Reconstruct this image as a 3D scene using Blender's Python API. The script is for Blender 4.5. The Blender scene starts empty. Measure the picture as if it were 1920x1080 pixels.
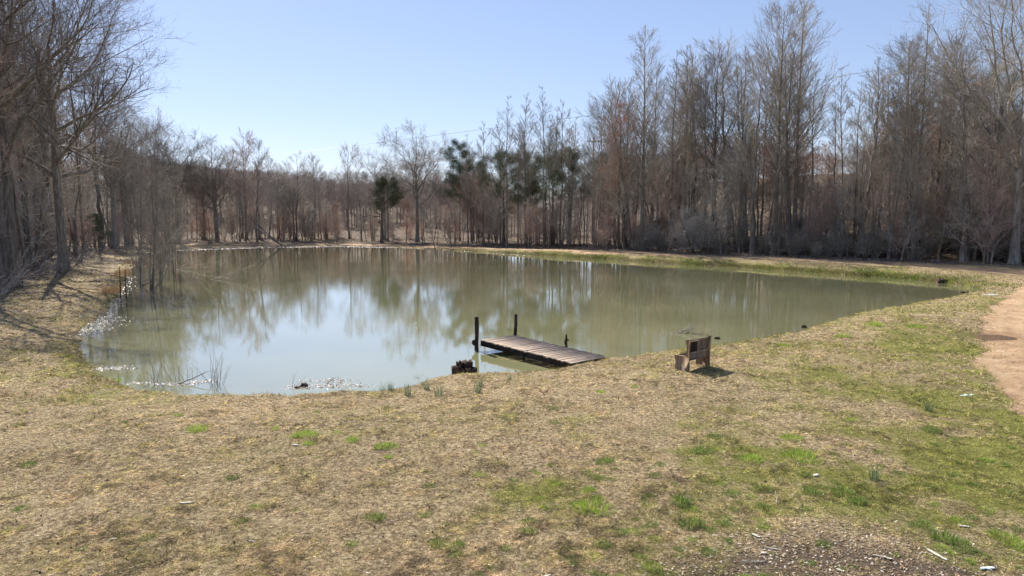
import bpy, math, numpy as np
from mathutils import Vector
rng = np.random.default_rng(7)
R = math.radians
scene = bpy.context.scene
C = scene.collection

# ------------------------------------------------------------------ camera
F = 1300.0                      # focal length in pixels of a 1920 wide frame
CAMZ = 5.2
PITCH = math.atan(140 / F)
cam = bpy.data.cameras.new('camera')
cam.sensor_width = 36; cam.lens = 36 * F / 1920
cam.clip_end = 3000; cam.clip_start = 0.1
co = bpy.data.objects.new('camera', cam); C.objects.link(co)
co.location = (0, 0, CAMZ); co.rotation_euler = (R(90) - PITCH, 0, 0)
scene.camera = co

# ------------------------------------------------------------------ sky and sun
SUN_EL, SUN_AZ = 40.0, -30.0    # azimuth measured from +Y towards +X
w = bpy.data.worlds.new('World'); scene.world = w; w.use_nodes = True
nt = w.node_tree
bg = nt.nodes['Background']; bg.inputs['Strength'].default_value = 0.110
sky = nt.nodes.new('ShaderNodeTexSky'); sky.sky_type = 'NISHITA'; sky.sun_disc = False
sky.sun_elevation = R(SUN_EL); sky.sun_rotation = R(SUN_AZ)
sky.air_density = 1.0; sky.dust_density = 0.15; sky.ozone_density = 4.0; sky.altitude = 200
gm_ = nt.nodes.new('ShaderNodeGamma'); gm_.inputs[1].default_value = 0.65
tn_ = nt.nodes.new('ShaderNodeMix'); tn_.data_type = 'RGBA'; tn_.blend_type = 'MULTIPLY'; tn_.inputs[0].default_value = 1; tn_.inputs[7].default_value = (0.99, 0.965, 1.09, 1)
nt.links.new(sky.outputs[0], gm_.inputs[0]); nt.links.new(gm_.outputs[0], tn_.inputs[6]); nt.links.new(tn_.outputs[2], bg.inputs[0])
sl = bpy.data.lights.new('sun', 'SUN'); sl.energy = 4.6; sl.angle = R(0.5); sl.color = (1.0, 0.94, 0.84)
so = bpy.data.objects.new('sun', sl); C.objects.link(so)
sdir = Vector((math.sin(R(SUN_AZ)) * math.cos(R(SUN_EL)), math.cos(R(SUN_AZ)) * math.cos(R(SUN_EL)), math.sin(R(SUN_EL))))
so.rotation_euler = sdir.to_track_quat('Z', 'Y').to_euler()
so.location = (-20, 20, 40)
scene.view_settings.view_transform = 'Standard'; scene.view_settings.look = 'None'
scene.view_settings.exposure = 1.18; scene.view_settings.gamma = 1
scene.render.engine = 'CYCLES'

# ------------------------------------------------------------------ projection helpers (layout measured once from the photograph)
def Yat(py, z):
    return (CAMZ - z) / np.tan(PITCH + np.arctan((py - 540) / F))
def P(px, py, z=0.0):
    Y = Yat(py, z)
    return xat(px, Y, z), Y
def xat(px, Y, z=0.5):
    depth = Y * math.cos(PITCH) + (CAMZ - z) * math.sin(PITCH)
    return (px - 960) / F * depth
def zat(py, Y):
    return CAMZ + Y * math.tan(math.atan((540 - py) / F) - PITCH)

# ------------------------------------------------------------------ numpy noise
_G = np.random.default_rng(3).random((256, 256))
def vnoise(x, y):
    xi = np.floor(x).astype(int); yi = np.floor(y).astype(int)
    fx = x - xi; fy = y - yi
    fx = fx * fx * (3 - 2 * fx); fy = fy * fy * (3 - 2 * fy)
    a = _G[xi & 255, yi & 255]; b = _G[(xi + 1) & 255, yi & 255]
    c = _G[xi & 255, (yi + 1) & 255]; d = _G[(xi + 1) & 255, (yi + 1) & 255]
    return (a * (1 - fx) + b * fx) * (1 - fy) + (c * (1 - fx) + d * fx) * fy
def fbm(x, y, s=1.0, o=4, off=0.0):
    x = np.asarray(x, float) * s + off; y = np.asarray(y, float) * s + off * 1.7
    r = 0; a = 0.5; n = 0
    for i in range(o):
        r = r + a * vnoise(x, y); n += a; x = x * 2.03 + 11.3; y = y * 2.03 + 5.7; a *= 0.5
    return r / n
def sstep(a, b, x):
    t = np.clip((x - a) / (b - a), 0, 1); return t * t * (3 - 2 * t)
def smooth_poly(pts, it=2):
    p = np.array(pts, float)
    for _ in range(it):
        q = np.roll(p, -1, 0)
        p = np.stack([p * .75 + q * .25, p * .25 + q * .75], 1).reshape(-1, 2)
    return p
def sdist(poly, x, y):
    """signed distance, positive outside"""
    sh = np.shape(x); x = np.ravel(x); y = np.ravel(y)
    best = np.full(x.shape, 1e18); inside = np.zeros(x.shape, bool)
    a = poly; b = np.roll(poly, -1, 0)
    for (ax, ay), (bx, by) in zip(a, b):
        ex, ey = bx - ax, by - ay; L = ex * ex + ey * ey + 1e-12
        t = np.clip(((x - ax) * ex + (y - ay) * ey) / L, 0, 1)
        best = np.minimum(best, (x - ax - t * ex) ** 2 + (y - ay - t * ey) ** 2)
        if ay != by:
            c = ((ay > y) != (by > y)) & (x < ex * (y - ay) / (by - ay) + ax)
            inside ^= c
    d = np.sqrt(best); d[inside] *= -1
    return d.reshape(sh)

# ------------------------------------------------------------------ layout outlines
pond_px = [(152, 640), (158, 668), (185, 700), (250, 722), (330, 729), (440, 736), (560, 735), (630, 731), (740, 728), (785, 712),
           (840, 698), (930, 694), (1000, 693), (1060, 684), (1145, 668), (1250, 654), (1340, 642), (1450, 629),
           (1540, 611), (1600, 592), (1700, 576), (1780, 560), (1850, 546), (1800, 534), (1700, 523), (1560, 514),
           (1400, 503), (1250, 494), (1100, 484.5), (950, 476), (820, 468), (740, 463.5), (640, 461.5), (500, 463.5), (400, 466.5),
           (310, 471), (262, 482), (250, 500), (238, 525), (222, 560), (190, 590), (155, 618)]
POND = smooth_poly([P(a, b, 0.20 if b > 620 and a > 240 else 0.0) for a, b in pond_px], 2)
clear_px = [(-700, 640, .6), (-40, 575, .6), (60, 522, .6), (150, 488, .6), (215, 464, .5), (300, 457.5, .2), (420, 456.3, .17), (600, 455.6, .17), (740, 456.6, .27),
            (900, 459.8, .47), (1100, 468.5, .6), (1300, 476, .65), (1500, 484, .65), (1700, 491, .65), (1920, 500, .6), (2400, 520, .6), (3400, 600, .6)]
CLEAR = np.array([P(a, b, c) for a, b, c in clear_px] + [(60, -30), (-60, -30)])
road_px = [(150, 468, .4), (300, 460.5, .15), (640, 457.7, .15), (740, 458.6, .25), (900, 461.8, .45), (1100, 471.5, .6), (1300, 479.5, .65), (1500, 487, .65), (1700, 494.5, .65), (1920, 512, .65), (2200, 540, .65), (2350, 580, .65)]
ROAD = np.array([P(a, b, c) for a, b, c in road_px])
path_px = [(1925, 520), (1896, 545), (1862, 566), (1842, 590), (1838, 620), (1842, 670), (1856, 705), (1885, 735), (1925, 770), (2100, 860), (2500, 850), (2300, 660), (2000, 600), (1950, 575), (1965, 535)]
PATH = smooth_poly([P(a, b, 0.62) for a, b in path_px], 2)
chip_px = [(1330, 1010), (1430, 985), (1560, 975), (1650, 990), (1760, 1030), (1900, 1060), (2000, 1200), (1250, 1250), (1230, 1080)]
CHIP = smooth_poly([P(a, b, 0.6) for a, b in chip_px], 2)

def pline_dist(pl, x, y):
    sh = np.shape(x); x = np.ravel(x); y = np.ravel(y); best = np.full(x.shape, 1e18)
    for (ax, ay), (bx, by) in zip(pl[:-1], pl[1:]):
        ex, ey = bx - ax, by - ay; L = ex * ex + ey * ey + 1e-9
        t = np.clip(((x - ax) * ex + (y - ay) * ey) / L, 0, 1)
        best = np.minimum(best, (x - ax - t * ex) ** 2 + (y - ay - t * ey) ** 2)
    return np.sqrt(best).reshape(sh)

PUD = P(1858, 626, 0.5)
def fields(x, y):
    x = np.asarray(x, float); y = np.asarray(y, float)
    d = sdist(POND, x, y) + (fbm(x, y, 0.9, 3) - 0.5) * 0.6 * sstep(6, 20, y) + (fbm(x, y, 3.3, 2, 5) - 0.5) * 0.3
    wd = -sdist(CLEAR, x, y)          # >0 inside the clearing
    wd = -wd                          # >0 inside the woods
    rightfar = sstep(40, 60, y) * sstep(-25, 5, x)
    left = sstep(-10, -20, x) * sstep(14, 24, y)
    out = np.maximum(d, 0)
    near = 0.30 * sstep(0, 0.75, out) + 0.2 * sstep(.5, 4.5, out)
    rf = 0.30 * sstep(0, .45, out) + 0.35 * sstep(.3, 2.8, out)
    lf = 0.04 * sstep(0, 0.3, out) + 0.55 * sstep(0, 7, out)
    bank = near * (1 - rightfar) + rf * rightfar
    bank = bank * (1 - left) + lf * left
    far = sstep(84, 104, y)
    bank = bank * (1 - far) + far * (0.06 * sstep(0, .5, out) + .12 * sstep(0, 6, out))
    h = np.where(d < 0, np.maximum(d * 0.22 - 0.03, -0.9), bank)
    h = h + np.where(d > 0.3, (fbm(x, y, 0.35, 3) - 0.5) * 0.16 + (fbm(x, y, 2.6, 3, 4) - 0.5) * 0.05, 0) * sstep(0.3, 2, out)
    # woods floor and the hills behind
    rise = sstep(0, 1, wd) * 0.1 + np.clip(wd - 2, 0, None) * 0.035
    rise = np.minimum(rise, 5 + 3 * fbm(x, y, 0.01, 2))
    hr = np.clip((wd - 4) / 40, 0, 1) * sstep(22, 48, x) * 9.5
    hl = sstep(45, 150, wd) * sstep(20, -30, x) * 11
    h = h + np.where(wd > 0, rise + hr + hl, 0)
    h = h + np.where(wd > 1, (fbm(x, y, 0.2, 3, 9) - .5) * 0.8 * sstep(1, 8, wd), 0)
    m = (x > 10) & (y > 8)
    if m.any():
        px0, py0 = PUD
        h = h.copy() if hasattr(h, 'copy') else h
        h[m] -= 0.13 * np.exp(-(((x[m] - px0) / 1.3) ** 2 + ((y[m] - py0) / 1.0) ** 2) * 1.4)
        h[m] -= 0.05 * sstep(.35, -.35, sdist(PATH, x[m], y[m]))
    return h, d, wd
def hgt(x, y):
    h, _, _ = fields(np.array([x]), np.array([y])); return float(h[0])

# ------------------------------------------------------------------ mesh helpers
def raw_mesh(name, V, faces, mats=(), midx=None, smooth=False, col=None):
    """faces: list of int arrays (n,3) or (n,4)"""
    me = bpy.data.meshes.new(name)
    V = np.asarray(V, np.float32); me.vertices.add(len(V)); me.vertices.foreach_set('co', V.ravel())
    faces = [np.asarray(f, np.int32) for f in faces if len(f)]
    loops = np.concatenate([f.ravel() for f in faces])
    tot = np.concatenate([np.full(len(f), f.shape[1], np.int32) for f in faces])
    start = np.concatenate([[0], np.cumsum(tot)[:-1]]).astype(np.int32)
    me.loops.add(len(loops)); me.loops.foreach_set('vertex_index', loops)
    me.polygons.add(len(tot)); me.polygons.foreach_set('loop_start', start); me.polygons.foreach_set('loop_total', tot)
    for m in mats: me.materials.append(m)
    if midx is not None: me.polygons.foreach_set('material_index', np.asarray(midx, np.int32))
    if smooth: me.polygons.foreach_set('use_smooth', np.ones(len(tot), bool))
    if col is not None:
        a = me.color_attributes.new('col', 'FLOAT_COLOR', 'POINT')
        c = np.ones((len(V), 4), np.float32); c[:, :col.shape[1]] = col
        a.data.foreach_set('color', c.ravel())
    me.update(calc_edges=True)
    return me
def link(name, me, parent=None, loc=(0, 0, 0), rot=(0, 0, 0), scale=(1, 1, 1)):
    o = bpy.data.objects.new(name, me); C.objects.link(o)
    if parent: o.parent = parent
    o.location = loc; o.rotation_euler = rot; o.scale = scale
    return o
def tag(o, label=None, cat=None, group=None, kind=None):
    if label: o['label'] = label
    if cat: o['category'] = cat
    if group: o['group'] = group
    if kind: o['kind'] = kind
    return o

class MB:
    """collects pieces into one mesh"""
    def __init__(s): s.v = []; s.f = {3: [], 4: []}; s.n = 0
    def add(s, V, *faces):
        V = np.asarray(V, float); s.v.append(V)
        for f in faces:
            f = np.asarray(f, int)
            if len(f): s.f[f.shape[1]].append(f + s.n)
        s.n += len(V)
    def box(s, c, size, rz=0, rx=0, ry=0, jit=0, bev=0.0):
        sx, sy, sz = [a / 2 for a in size]
        b = bev
        # box with chamfered long edges: 8 corners doubled as 24 vertices
        if b <= 0:
            V = np.array([[i, j, k] for i in (-sx, sx) for j in (-sy, sy) for k in (-sz, sz)], float)
            Fq = [[0, 1, 3, 2], [4, 6, 7, 5], [0, 4, 5, 1], [2, 3, 7, 6], [0, 2, 6, 4], [1, 5, 7, 3]]
            V = V + rng.normal(0, 1, V.shape) * jit
            T = []
        else:
            V = []; idx = {}
            for i in (-1, 1):
                for j in (-1, 1):
                    for k in (-1, 1):
                        for ax in range(3):
                            p = [i * (sx - b), j * (sy - b), k * (sz - b)]
                            p[ax] = (i * sx, j * sy, k * sz)[ax]
                            idx[(i, j, k, ax)] = len(V); V.append(p)
            V = np.array(V, float) + rng.normal(0, 1, (24, 3)) * jit
            Fq = []; T = []
            for ax in range(3):
                o1, o2 = [a for a in range(3) if a != ax]
                for s_ in (-1, 1):
                    q = []
                    for (m1, m2) in ((-1, -1), (1, -1), (1, 1), (-1, 1)):
                        k = [0, 0, 0]; k[ax] = s_; k[o1] = m1; k[o2] = m2; q.append(idx[(*k, ax)])
                    Fq.append(q)
                for m1 in (-1, 1):
                    for m2 in (-1, 1):
                        k0 = [0, 0, 0]; k1 = [0, 0, 0]
                        k0[ax] = -1; k1[ax] = 1; k0[o1] = k1[o1] = m1; k0[o2] = k1[o2] = m2
                        Fq.append([idx[(*k0, o1)], idx[(*k1, o1)], idx[(*k1, o2)], idx[(*k0, o2)]])
            for i in (-1, 1):
                for j in (-1, 1):
                    for k in (-1, 1): T.append([idx[(i, j, k, a)] for a in range(3)])
        Rm = rotm(rx, ry, rz)
        s.add(V @ Rm.T + np.array(c), Fq, T if len(T) else np.zeros((0, 3), int))
        return s
    def tube(s, pts, rad, k=8, cap=True):
        V, q = tubes(np.array([pts], float), np.array([rad], float), k)
        if cap:
            n = len(pts); V = np.vstack([V, [pts[0]], [pts[-1]]])
            t0 = [[(i + 1) % k, i, n * k] for i in range(k)]
            t1 = [[(n - 1) * k + i, (n - 1) * k + (i + 1) % k, n * k + 1] for i in range(k)]
            s.add(V, q, t0 + t1)
        else: s.add(V, q)
        return s
    def prism(s, outline, y0, y1):
        """outline in (x,z), extruded along y"""
        n = len(outline); o = np.array(outline, float)
        V = np.vstack([np.c_[o[:, 0], np.full(n, y0), o[:, 1]], np.c_[o[:, 0], np.full(n, y1), o[:, 1]]])
        q = [[i, (i + 1) % n, n + (i + 1) % n, n + i] for i in range(n)]
        from mathutils.geometry import tessellate_polygon
        t = tessellate_polygon([[Vector((a, b, 0)) for a, b in outline]])
        tr = [list(a) for a in t] + [[n + a for a in reversed(b)] for b in t]
        s.add(V, q, tr); return s
    def build(s, name, mat, parent=None, smooth=False, **kw):
        fs = [np.vstack(s.f[k]) for k in (3, 4) if s.f[k]]
        me = raw_mesh(name, np.vstack(s.v), fs, [mat] if not isinstance(mat, (list, tuple)) else mat, smooth=smooth)
        return link(name, me, parent, **kw)
def rotm(rx, ry, rz):
    cx, sx, cy, sy, cz, sz = math.cos(rx), math.sin(rx), math.cos(ry), math.sin(ry), math.cos(rz), math.sin(rz)
    return np.array([[cz, -sz, 0], [sz, cz, 0], [0, 0, 1]]) @ np.array([[cy, 0, sy], [0, 1, 0], [-sy, 0, cy]]) @ np.array([[1, 0, 0], [0, cx, -sx], [0, sx, cx]])

def norm(a): return a / np.maximum(np.linalg.norm(a, axis=-1, keepdims=True), 1e-9)
def tubes(pts, rad, k=3):
    N, n, _ = pts.shape
    t = norm(np.gradient(pts, axis=1))
    ref = np.cross(t[:, 0], np.where(np.abs(t[:, :1, 2]) < 0.7, [[0., 0, 1]], [[1., 0, 0]]))
    ref = norm(ref)[:, None, :]
    u = norm(ref - (ref * t).sum(-1, keepdims=True) * t); v = np.cross(t, u)
    a = np.arange(k) * 2 * math.pi / k
    ring = (u[:, :, None, :] * np.cos(a)[None, None, :, None] + v[:, :, None, :] * np.sin(a)[None, None, :, None]) * rad[:, :, None, None] + pts[:, :, None, :]
    V = ring.reshape(-1, 3)
    b = (np.arange(N) * n * k)[:, None, None]; i = (np.arange(n - 1) * k)[None, :, None]; j = np.arange(k)[None, None, :]; j2 = (j + 1) % k
    q = np.stack([b + i + j, b + i + j2, b + i + k + j2, b + i + k + j], -1).reshape(-1, 4)
    return V, q

# ------------------------------------------------------------------ materials
def mat(name):
    m = bpy.data.materials.new(name); m.use_nodes = True
    return m, m.node_tree.nodes, m.node_tree.links, m.node_tree.nodes['Principled BSDF']
def nn(nodes, t, **k):
    n = nodes.new(t)
    for a, b in k.items():
        if hasattr(n, a): setattr(n, a, b)
        else: n.inputs[a].default_value = b
    return n
def ramp(nodes, stops):
    r = nodes.new('ShaderNodeValToRGB'); e = r.color_ramp.elements
    while len(e) > 1: e.remove(e[-1])
    e[0].position = stops[0][0]; e[0].color = (*stops[0][1], 1)
    for p, c in stops[1:]:
        x = e.new(p); x.color = (*c, 1)
    return r
def noisy(name, cols, scale=(4, 4, 4), rough=0.9, bump=0.0, bdist=0.01, detail=6, rand=0.0, spec=0.2):
    m, N, L, B = mat(name)
    tc = nn(N, 'ShaderNodeTexCoord'); mp = nn(N, 'ShaderNodeMapping'); mp.inputs['Scale'].default_value = scale
    no = nn(N, 'ShaderNodeTexNoise', Detail=detail, Roughness=0.65); no.inputs['Scale'].default_value = 1.0
    L.new(tc.outputs['Object'], mp.inputs[0]); L.new(mp.outputs[0], no.inputs[0])
    n = len(cols); r = ramp(N, [(0.3 + 0.4 * i / max(n - 1, 1), c) for i, c in enumerate(cols)])
    L.new(no.outputs[0], r.inputs[0]); out = r.outputs[0]
    if rand:
        oi = nn(N, 'ShaderNodeObjectInfo'); mr = nn(N, 'ShaderNodeMapRange'); mr.inputs['To Min'].default_value = 1 - rand; mr.inputs['To Max'].default_value = 1 + rand
        L.new(oi.outputs['Random'], mr.inputs[0])
        hs = nn(N, 'ShaderNodeHueSaturation'); L.new(mr.outputs[0], hs.inputs['Value']); L.new(out, hs.inputs['Color']); out = hs.outputs[0]
    L.new(out, B.inputs['Base Color']); B.inputs['Roughness'].default_value = rough; B.inputs['Specular IOR Level'].default_value = spec
    if bump:
        b = nn(N, 'ShaderNodeBump', Strength=bump, Distance=bdist); L.new(no.outputs[0], b.inputs['Height']); L.new(b.outputs[0], B.inputs['Normal'])
    return m
M = {}
M['bark'] = noisy('dark_bark', [(0.08, 0.066, 0.054), (0.18, 0.15, 0.122), (0.33, 0.285, 0.24)], (6, 6, 1.2), bump=0.5, bdist=0.03, rand=0.35)
M['palebark'] = noisy('pale_bark', [(0.12, 0.10, 0.085), (0.24, 0.21, 0.18), (0.36, 0.33, 0.29)], (5, 5, 1.2), bump=0.4, bdist=0.02, rand=0.2)
M['twig'] = noisy('bare_twigs', [(0.21, 0.185, 0.16), (0.39, 0.35, 0.305), (0.58, 0.53, 0.47)], (1.5, 1.5, 1.5), rand=0.3)
M['dtwig'] = noisy('dark_twigs', [(0.13, 0.112, 0.096), (0.28, 0.245, 0.212), (0.48, 0.43, 0.385)], (1.5, 1.5, 1.5), rand=0.3)
M['otwig'] = noisy('dark_oak_twigs', [(0.075, 0.058, 0.05), (0.17, 0.135, 0.118), (0.31, 0.26, 0.23)], (1.5, 1.5, 1.5), rand=0.2)
M['woods'] = noisy('distant_branches', [(0.19, 0.155, 0.14), (0.31, 0.255, 0.23), (0.42, 0.35, 0.315)], (.15, .15, .3))
M['rtwig'] = noisy('reddish_twigs', [(0.30, 0.20, 0.16), (0.50, 0.36, 0.30), (0.66, 0.52, 0.45)], (1.5, 1.5, 1.5), rand=0.25)
M['bud'] = noisy('red_buds', [(0.34, 0.12, 0.085), (0.52, 0.24, 0.17)], (3, 3, 3), rand=0.2)
M['beech'] = noisy('dead_leaves', [(0.28, 0.17, 0.08), (0.45, 0.33, 0.2)], (3, 3, 3))
M['needle'] = noisy('pine_needles', [(0.06, 0.075, 0.038), (0.11, 0.135, 0.07), (0.17, 0.20, 0.115)], (1.2, 1.2, 1.2), rand=0.25)
M['olive'] = noisy('olive_leaves', [(0.10, 0.10, 0.035), (0.24, 0.22, 0.08), (0.40, 0.36, 0.16)], (2, 2, 2), rand=0.3)
M['wood'] = noisy('weathered_planks', [(0.13, 0.085, 0.062), (0.24, 0.165, 0.125), (0.36, 0.27, 0.21)], (3, 26, 26), bump=0.5, bdist=0.006)
def plank_material():
    m, N, L, B = mat('weathered_deck')
    tc = nn(N, 'ShaderNodeTexCoord'); sx = nn(N, 'ShaderNodeSeparateXYZ'); L.new(tc.outputs['Object'], sx.inputs[0])
    dv = nn(N, 'ShaderNodeMath', operation='DIVIDE'); L.new(sx.outputs[0], dv.inputs[0]); dv.inputs[1].default_value = .142
    fl = nn(N, 'ShaderNodeMath', operation='FLOOR'); L.new(dv.outputs[0], fl.inputs[0])
    wn = nn(N, 'ShaderNodeTexWhiteNoise', noise_dimensions='1D'); L.new(fl.outputs[0], wn.inputs['W'])
    mp = nn(N, 'ShaderNodeMapping'); mp.inputs['Scale'].default_value = (40, 3, 40); no = nn(N, 'ShaderNodeTexNoise', Detail=6); no.inputs['Scale'].default_value = 1
    L.new(tc.outputs['Object'], mp.inputs[0]); L.new(mp.outputs[0], no.inputs[0])
    r = ramp(N, [(.3, (.36, .26, .18)), (.5, (.62, .47, .34)), (.7, (.82, .67, .51))]); L.new(no.outputs[0], r.inputs[0])
    mr = nn(N, 'ShaderNodeMapRange'); mr.inputs['To Min'].default_value = .65; mr.inputs['To Max'].default_value = 1.25; L.new(wn.outputs['Value'], mr.inputs[0])
    hs = nn(N, 'ShaderNodeHueSaturation'); L.new(mr.outputs[0], hs.inputs['Value']); L.new(r.outputs[0], hs.inputs['Color']); L.new(hs.outputs[0], B.inputs['Base Color'])
    b = nn(N, 'ShaderNodeBump', Strength=.6, Distance=.006); L.new(no.outputs[0], b.inputs['Height']); L.new(b.outputs[0], B.inputs['Normal']); B.inputs['Roughness'].default_value = .8; B.inputs['Specular IOR Level'].default_value = .2
    return m
M['deck'] = plank_material()
M['dwood'] = noisy('wet_dark_timber', [(0.018, 0.013, 0.010), (0.045, 0.032, 0.025), (0.085, 0.065, 0.05)], (4, 4, 3), bump=0.6, bdist=0.02)
M['bench'] = noisy('bench_timber', [(0.16, 0.108, 0.068), (0.29, 0.205, 0.132), (0.42, 0.315, 0.215)], (14, 14, 2.5), rough=0.7, bump=0.3, bdist=0.004)
M['benchdark'] = noisy('dark_slats', [(0.02, 0.011, 0.007), (0.045, 0.025, 0.014), (0.09, 0.05, 0.026)], (10, 10, 3), bump=0.3, bdist=0.004)  # darker brown for the slats left of the divider
M['stump'] = noisy('rotten_wood', [(0.018, 0.012, 0.010), (0.06, 0.038, 0.029), (0.16, 0.105, 0.08)], (9, 9, 5), bump=1, bdist=0.04)
M['chip'] = noisy('pale_split_wood', [(0.36, 0.32, 0.26), (0.62, 0.58, 0.5)], (30, 8, 8))
M['plastic'] = noisy('pale_blue_plastic', [(0.55, 0.68, 0.72), (0.75, 0.82, 0.85)], (12, 12, 12), rough=0.35)
M['white'] = noisy('white_paint', [(0.7, 0.7, 0.7), (0.82, 0.82, 0.82)], (1, 1, 1))
M['roof'] = noisy('grey_shingles', [(0.08, 0.08, 0.085), (0.14, 0.14, 0.15)], (3, 3, 3))
M['dark'] = noisy('dark_glass', [(0.02, 0.025, 0.03), (0.03, 0.035, 0.04)], (1, 1, 1), rough=0.1)
M['wire'] = noisy('cable', [(0.25, 0.25, 0.26), (0.34, 0.34, 0.35)], (1, 1, 1), rough=0.4)
M['glint'] = noisy('pale_glint_flakes', [(0.16, 0.12, 0.11), (0.50, 0.43, 0.44)], (9, 9, 9), rough=0.5, spec=0.25)  # pale flake colour imitates sun glints on the water

def colattr_mat(name, rough=0.8, trans=0.35):
    m, N, L, B = mat(name)
    a = nn(N, 'ShaderNodeAttribute', attribute_name='col'); L.new(a.outputs['Color'], B.inputs['Base Color'])
    B.inputs['Roughness'].default_value = rough; B.inputs['Specular IOR Level'].default_value = 0.25
    if trans:
        t = nn(N, 'ShaderNodeBsdfTranslucent'); L.new(a.outputs['Color'], t.inputs[0])
        mx = nn(N, 'ShaderNodeMixShader'); mx.inputs[0].default_value = trans
        L.new(B.outputs[0], mx.inputs[1]); L.new(t.outputs[0], mx.inputs[2]); L.new(mx.outputs[0], N['Material Output'].inputs[0])
    return m
M['blade'] = colattr_mat('grass_blades')
M['litter'] = colattr_mat('leaf_litter', trans=0.15)

# ground material: straw thatch, moss green, dirt, woods litter; masks come from the layout
def ground_material():
    m, N, L, B = mat('ground_cover')
    tc = nn(N, 'ShaderNodeTexCoord')
    a = nn(N, 'ShaderNodeAttribute', attribute_name='col')
    sep = nn(N, 'ShaderNodeSeparateColor'); L.new(a.outputs['Color'], sep.inputs[0])
    def noise(s, det=8, ro=0.7, sc=None):
        n = nn(N, 'ShaderNodeTexNoise', Scale=s, Detail=det, Roughness=ro)
        if sc:
            mp = nn(N, 'ShaderNodeMapping'); mp.inputs['Scale'].default_value = sc; L.new(tc.outputs['Object'], mp.inputs[0]); L.new(mp.outputs[0], n.inputs[0])
        else: L.new(tc.outputs['Object'], n.inputs[0])
        return n.outputs[0]
    fine = noise(13, 10, 0.82); mid = noise(3.0, 8, 0.7); big = noise(0.35, 5)
    straw = ramp(N, [(0.36, (0.05, 0.034, 0.022)), (0.45, (0.20, 0.145, 0.085)), (0.53, (0.40, 0.31, 0.18)), (0.64, (0.68, 0.58, 0.40))]); L.new(fine, straw.inputs[0])
    green = ramp(N, [(0.3, (0.05, 0.055, 0.012)), (0.5, (0.18, 0.18, 0.045)), (0.7, (0.38, 0.36, 0.12))]); L.new(fine, green.inputs[0])
    dirt = ramp(N, [(0.32, (0.28, 0.172, 0.098)), (0.5, (0.46, 0.312, 0.19)), (0.68, (0.58, 0.43, 0.285))]); L.new(noise(1.6, 12, 0.78), dirt.inputs[0])
    lit = ramp(N, [(0.3, (0.045, 0.032, 0.023)), (0.5, (0.12, 0.09, 0.065)), (0.66, (0.24, 0.19, 0.145))]); L.new(fine, lit.inputs[0])
    def mx(f, x, y):
        k = nn(N, 'ShaderNodeMix', data_type='RGBA'); L.new(f, k.inputs[0]); L.new(x, k.inputs[6]); L.new(y, k.inputs[7]); return k.outputs[2]
    def thr(mask, n, lo=0.35, hi=0.65, amt=0.5):
        # mask broken up by noise
        s = nn(N, 'ShaderNodeMath', operation='MULTIPLY_ADD'); L.new(n, s.inputs[0]); s.inputs[1].default_value = amt; L.new(mask, s.inputs[2])
        s2 = nn(N, 'ShaderNodeMath', operation='SUBTRACT'); L.new(s.outputs[0], s2.inputs[0]); s2.inputs[1].default_value = amt / 2
        r = nn(N, 'ShaderNodeMapRange', interpolation_type='SMOOTHSTEP'); r.inputs['From Min'].default_value = lo; r.inputs['From Max'].default_value = hi
        L.new(s2.outputs[0], r.inputs[0]); return r.outputs[0]
    c = mx(thr(sep.outputs[0], mid, 0.3, 0.95, 1.1), straw.outputs[0], green.outputs[0])
    c = mx(thr(sep.outputs[2], mid, 0.3, 0.7, 0.5), c, lit.outputs[0])
    c = mx(thr(sep.outputs[1], mid, 0.35, 0.6, 0.5), c, dirt.outputs[0])
    # damp earth (alpha)
    wet = nn(N, 'ShaderNodeMix', data_type='RGBA', blend_type='MULTIPLY'); L.new(a.outputs['Alpha'], wet.inputs[0]); L.new(c, wet.inputs[6]); wet.inputs[7].default_value = (0.42, 0.38, 0.33, 1)
    bigr = nn(N, 'ShaderNodeMapRange'); bigr.inputs['From Min'].default_value = 0.3; bigr.inputs['From Max'].default_value = 0.7; bigr.inputs['To Min'].default_value = 0.85; bigr.inputs['To Max'].default_value = 1.15; L.new(big, bigr.inputs[0])
    hs = nn(N, 'ShaderNodeHueSaturation'); L.new(bigr.outputs[0], hs.inputs['Value']); L.new(wet.outputs[2], hs.inputs['Color'])
    L.new(hs.outputs[0], B.inputs['Base Color'])
    B.inputs['Roughness'].default_value = 0.95; B.inputs['Specular IOR Level'].default_value = 0.1
    ad = nn(N, 'ShaderNodeMath', operation='ADD'); L.new(fine, ad.inputs[0]); L.new(mid, ad.inputs[1])
    b = nn(N, 'ShaderNodeBump', Strength=1.0, Distance=0.09); L.new(ad.outputs[0], b.inputs['Height']); L.new(b.outputs[0], B.inputs['Normal'])
    return m
M['ground'] = ground_material()

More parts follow.
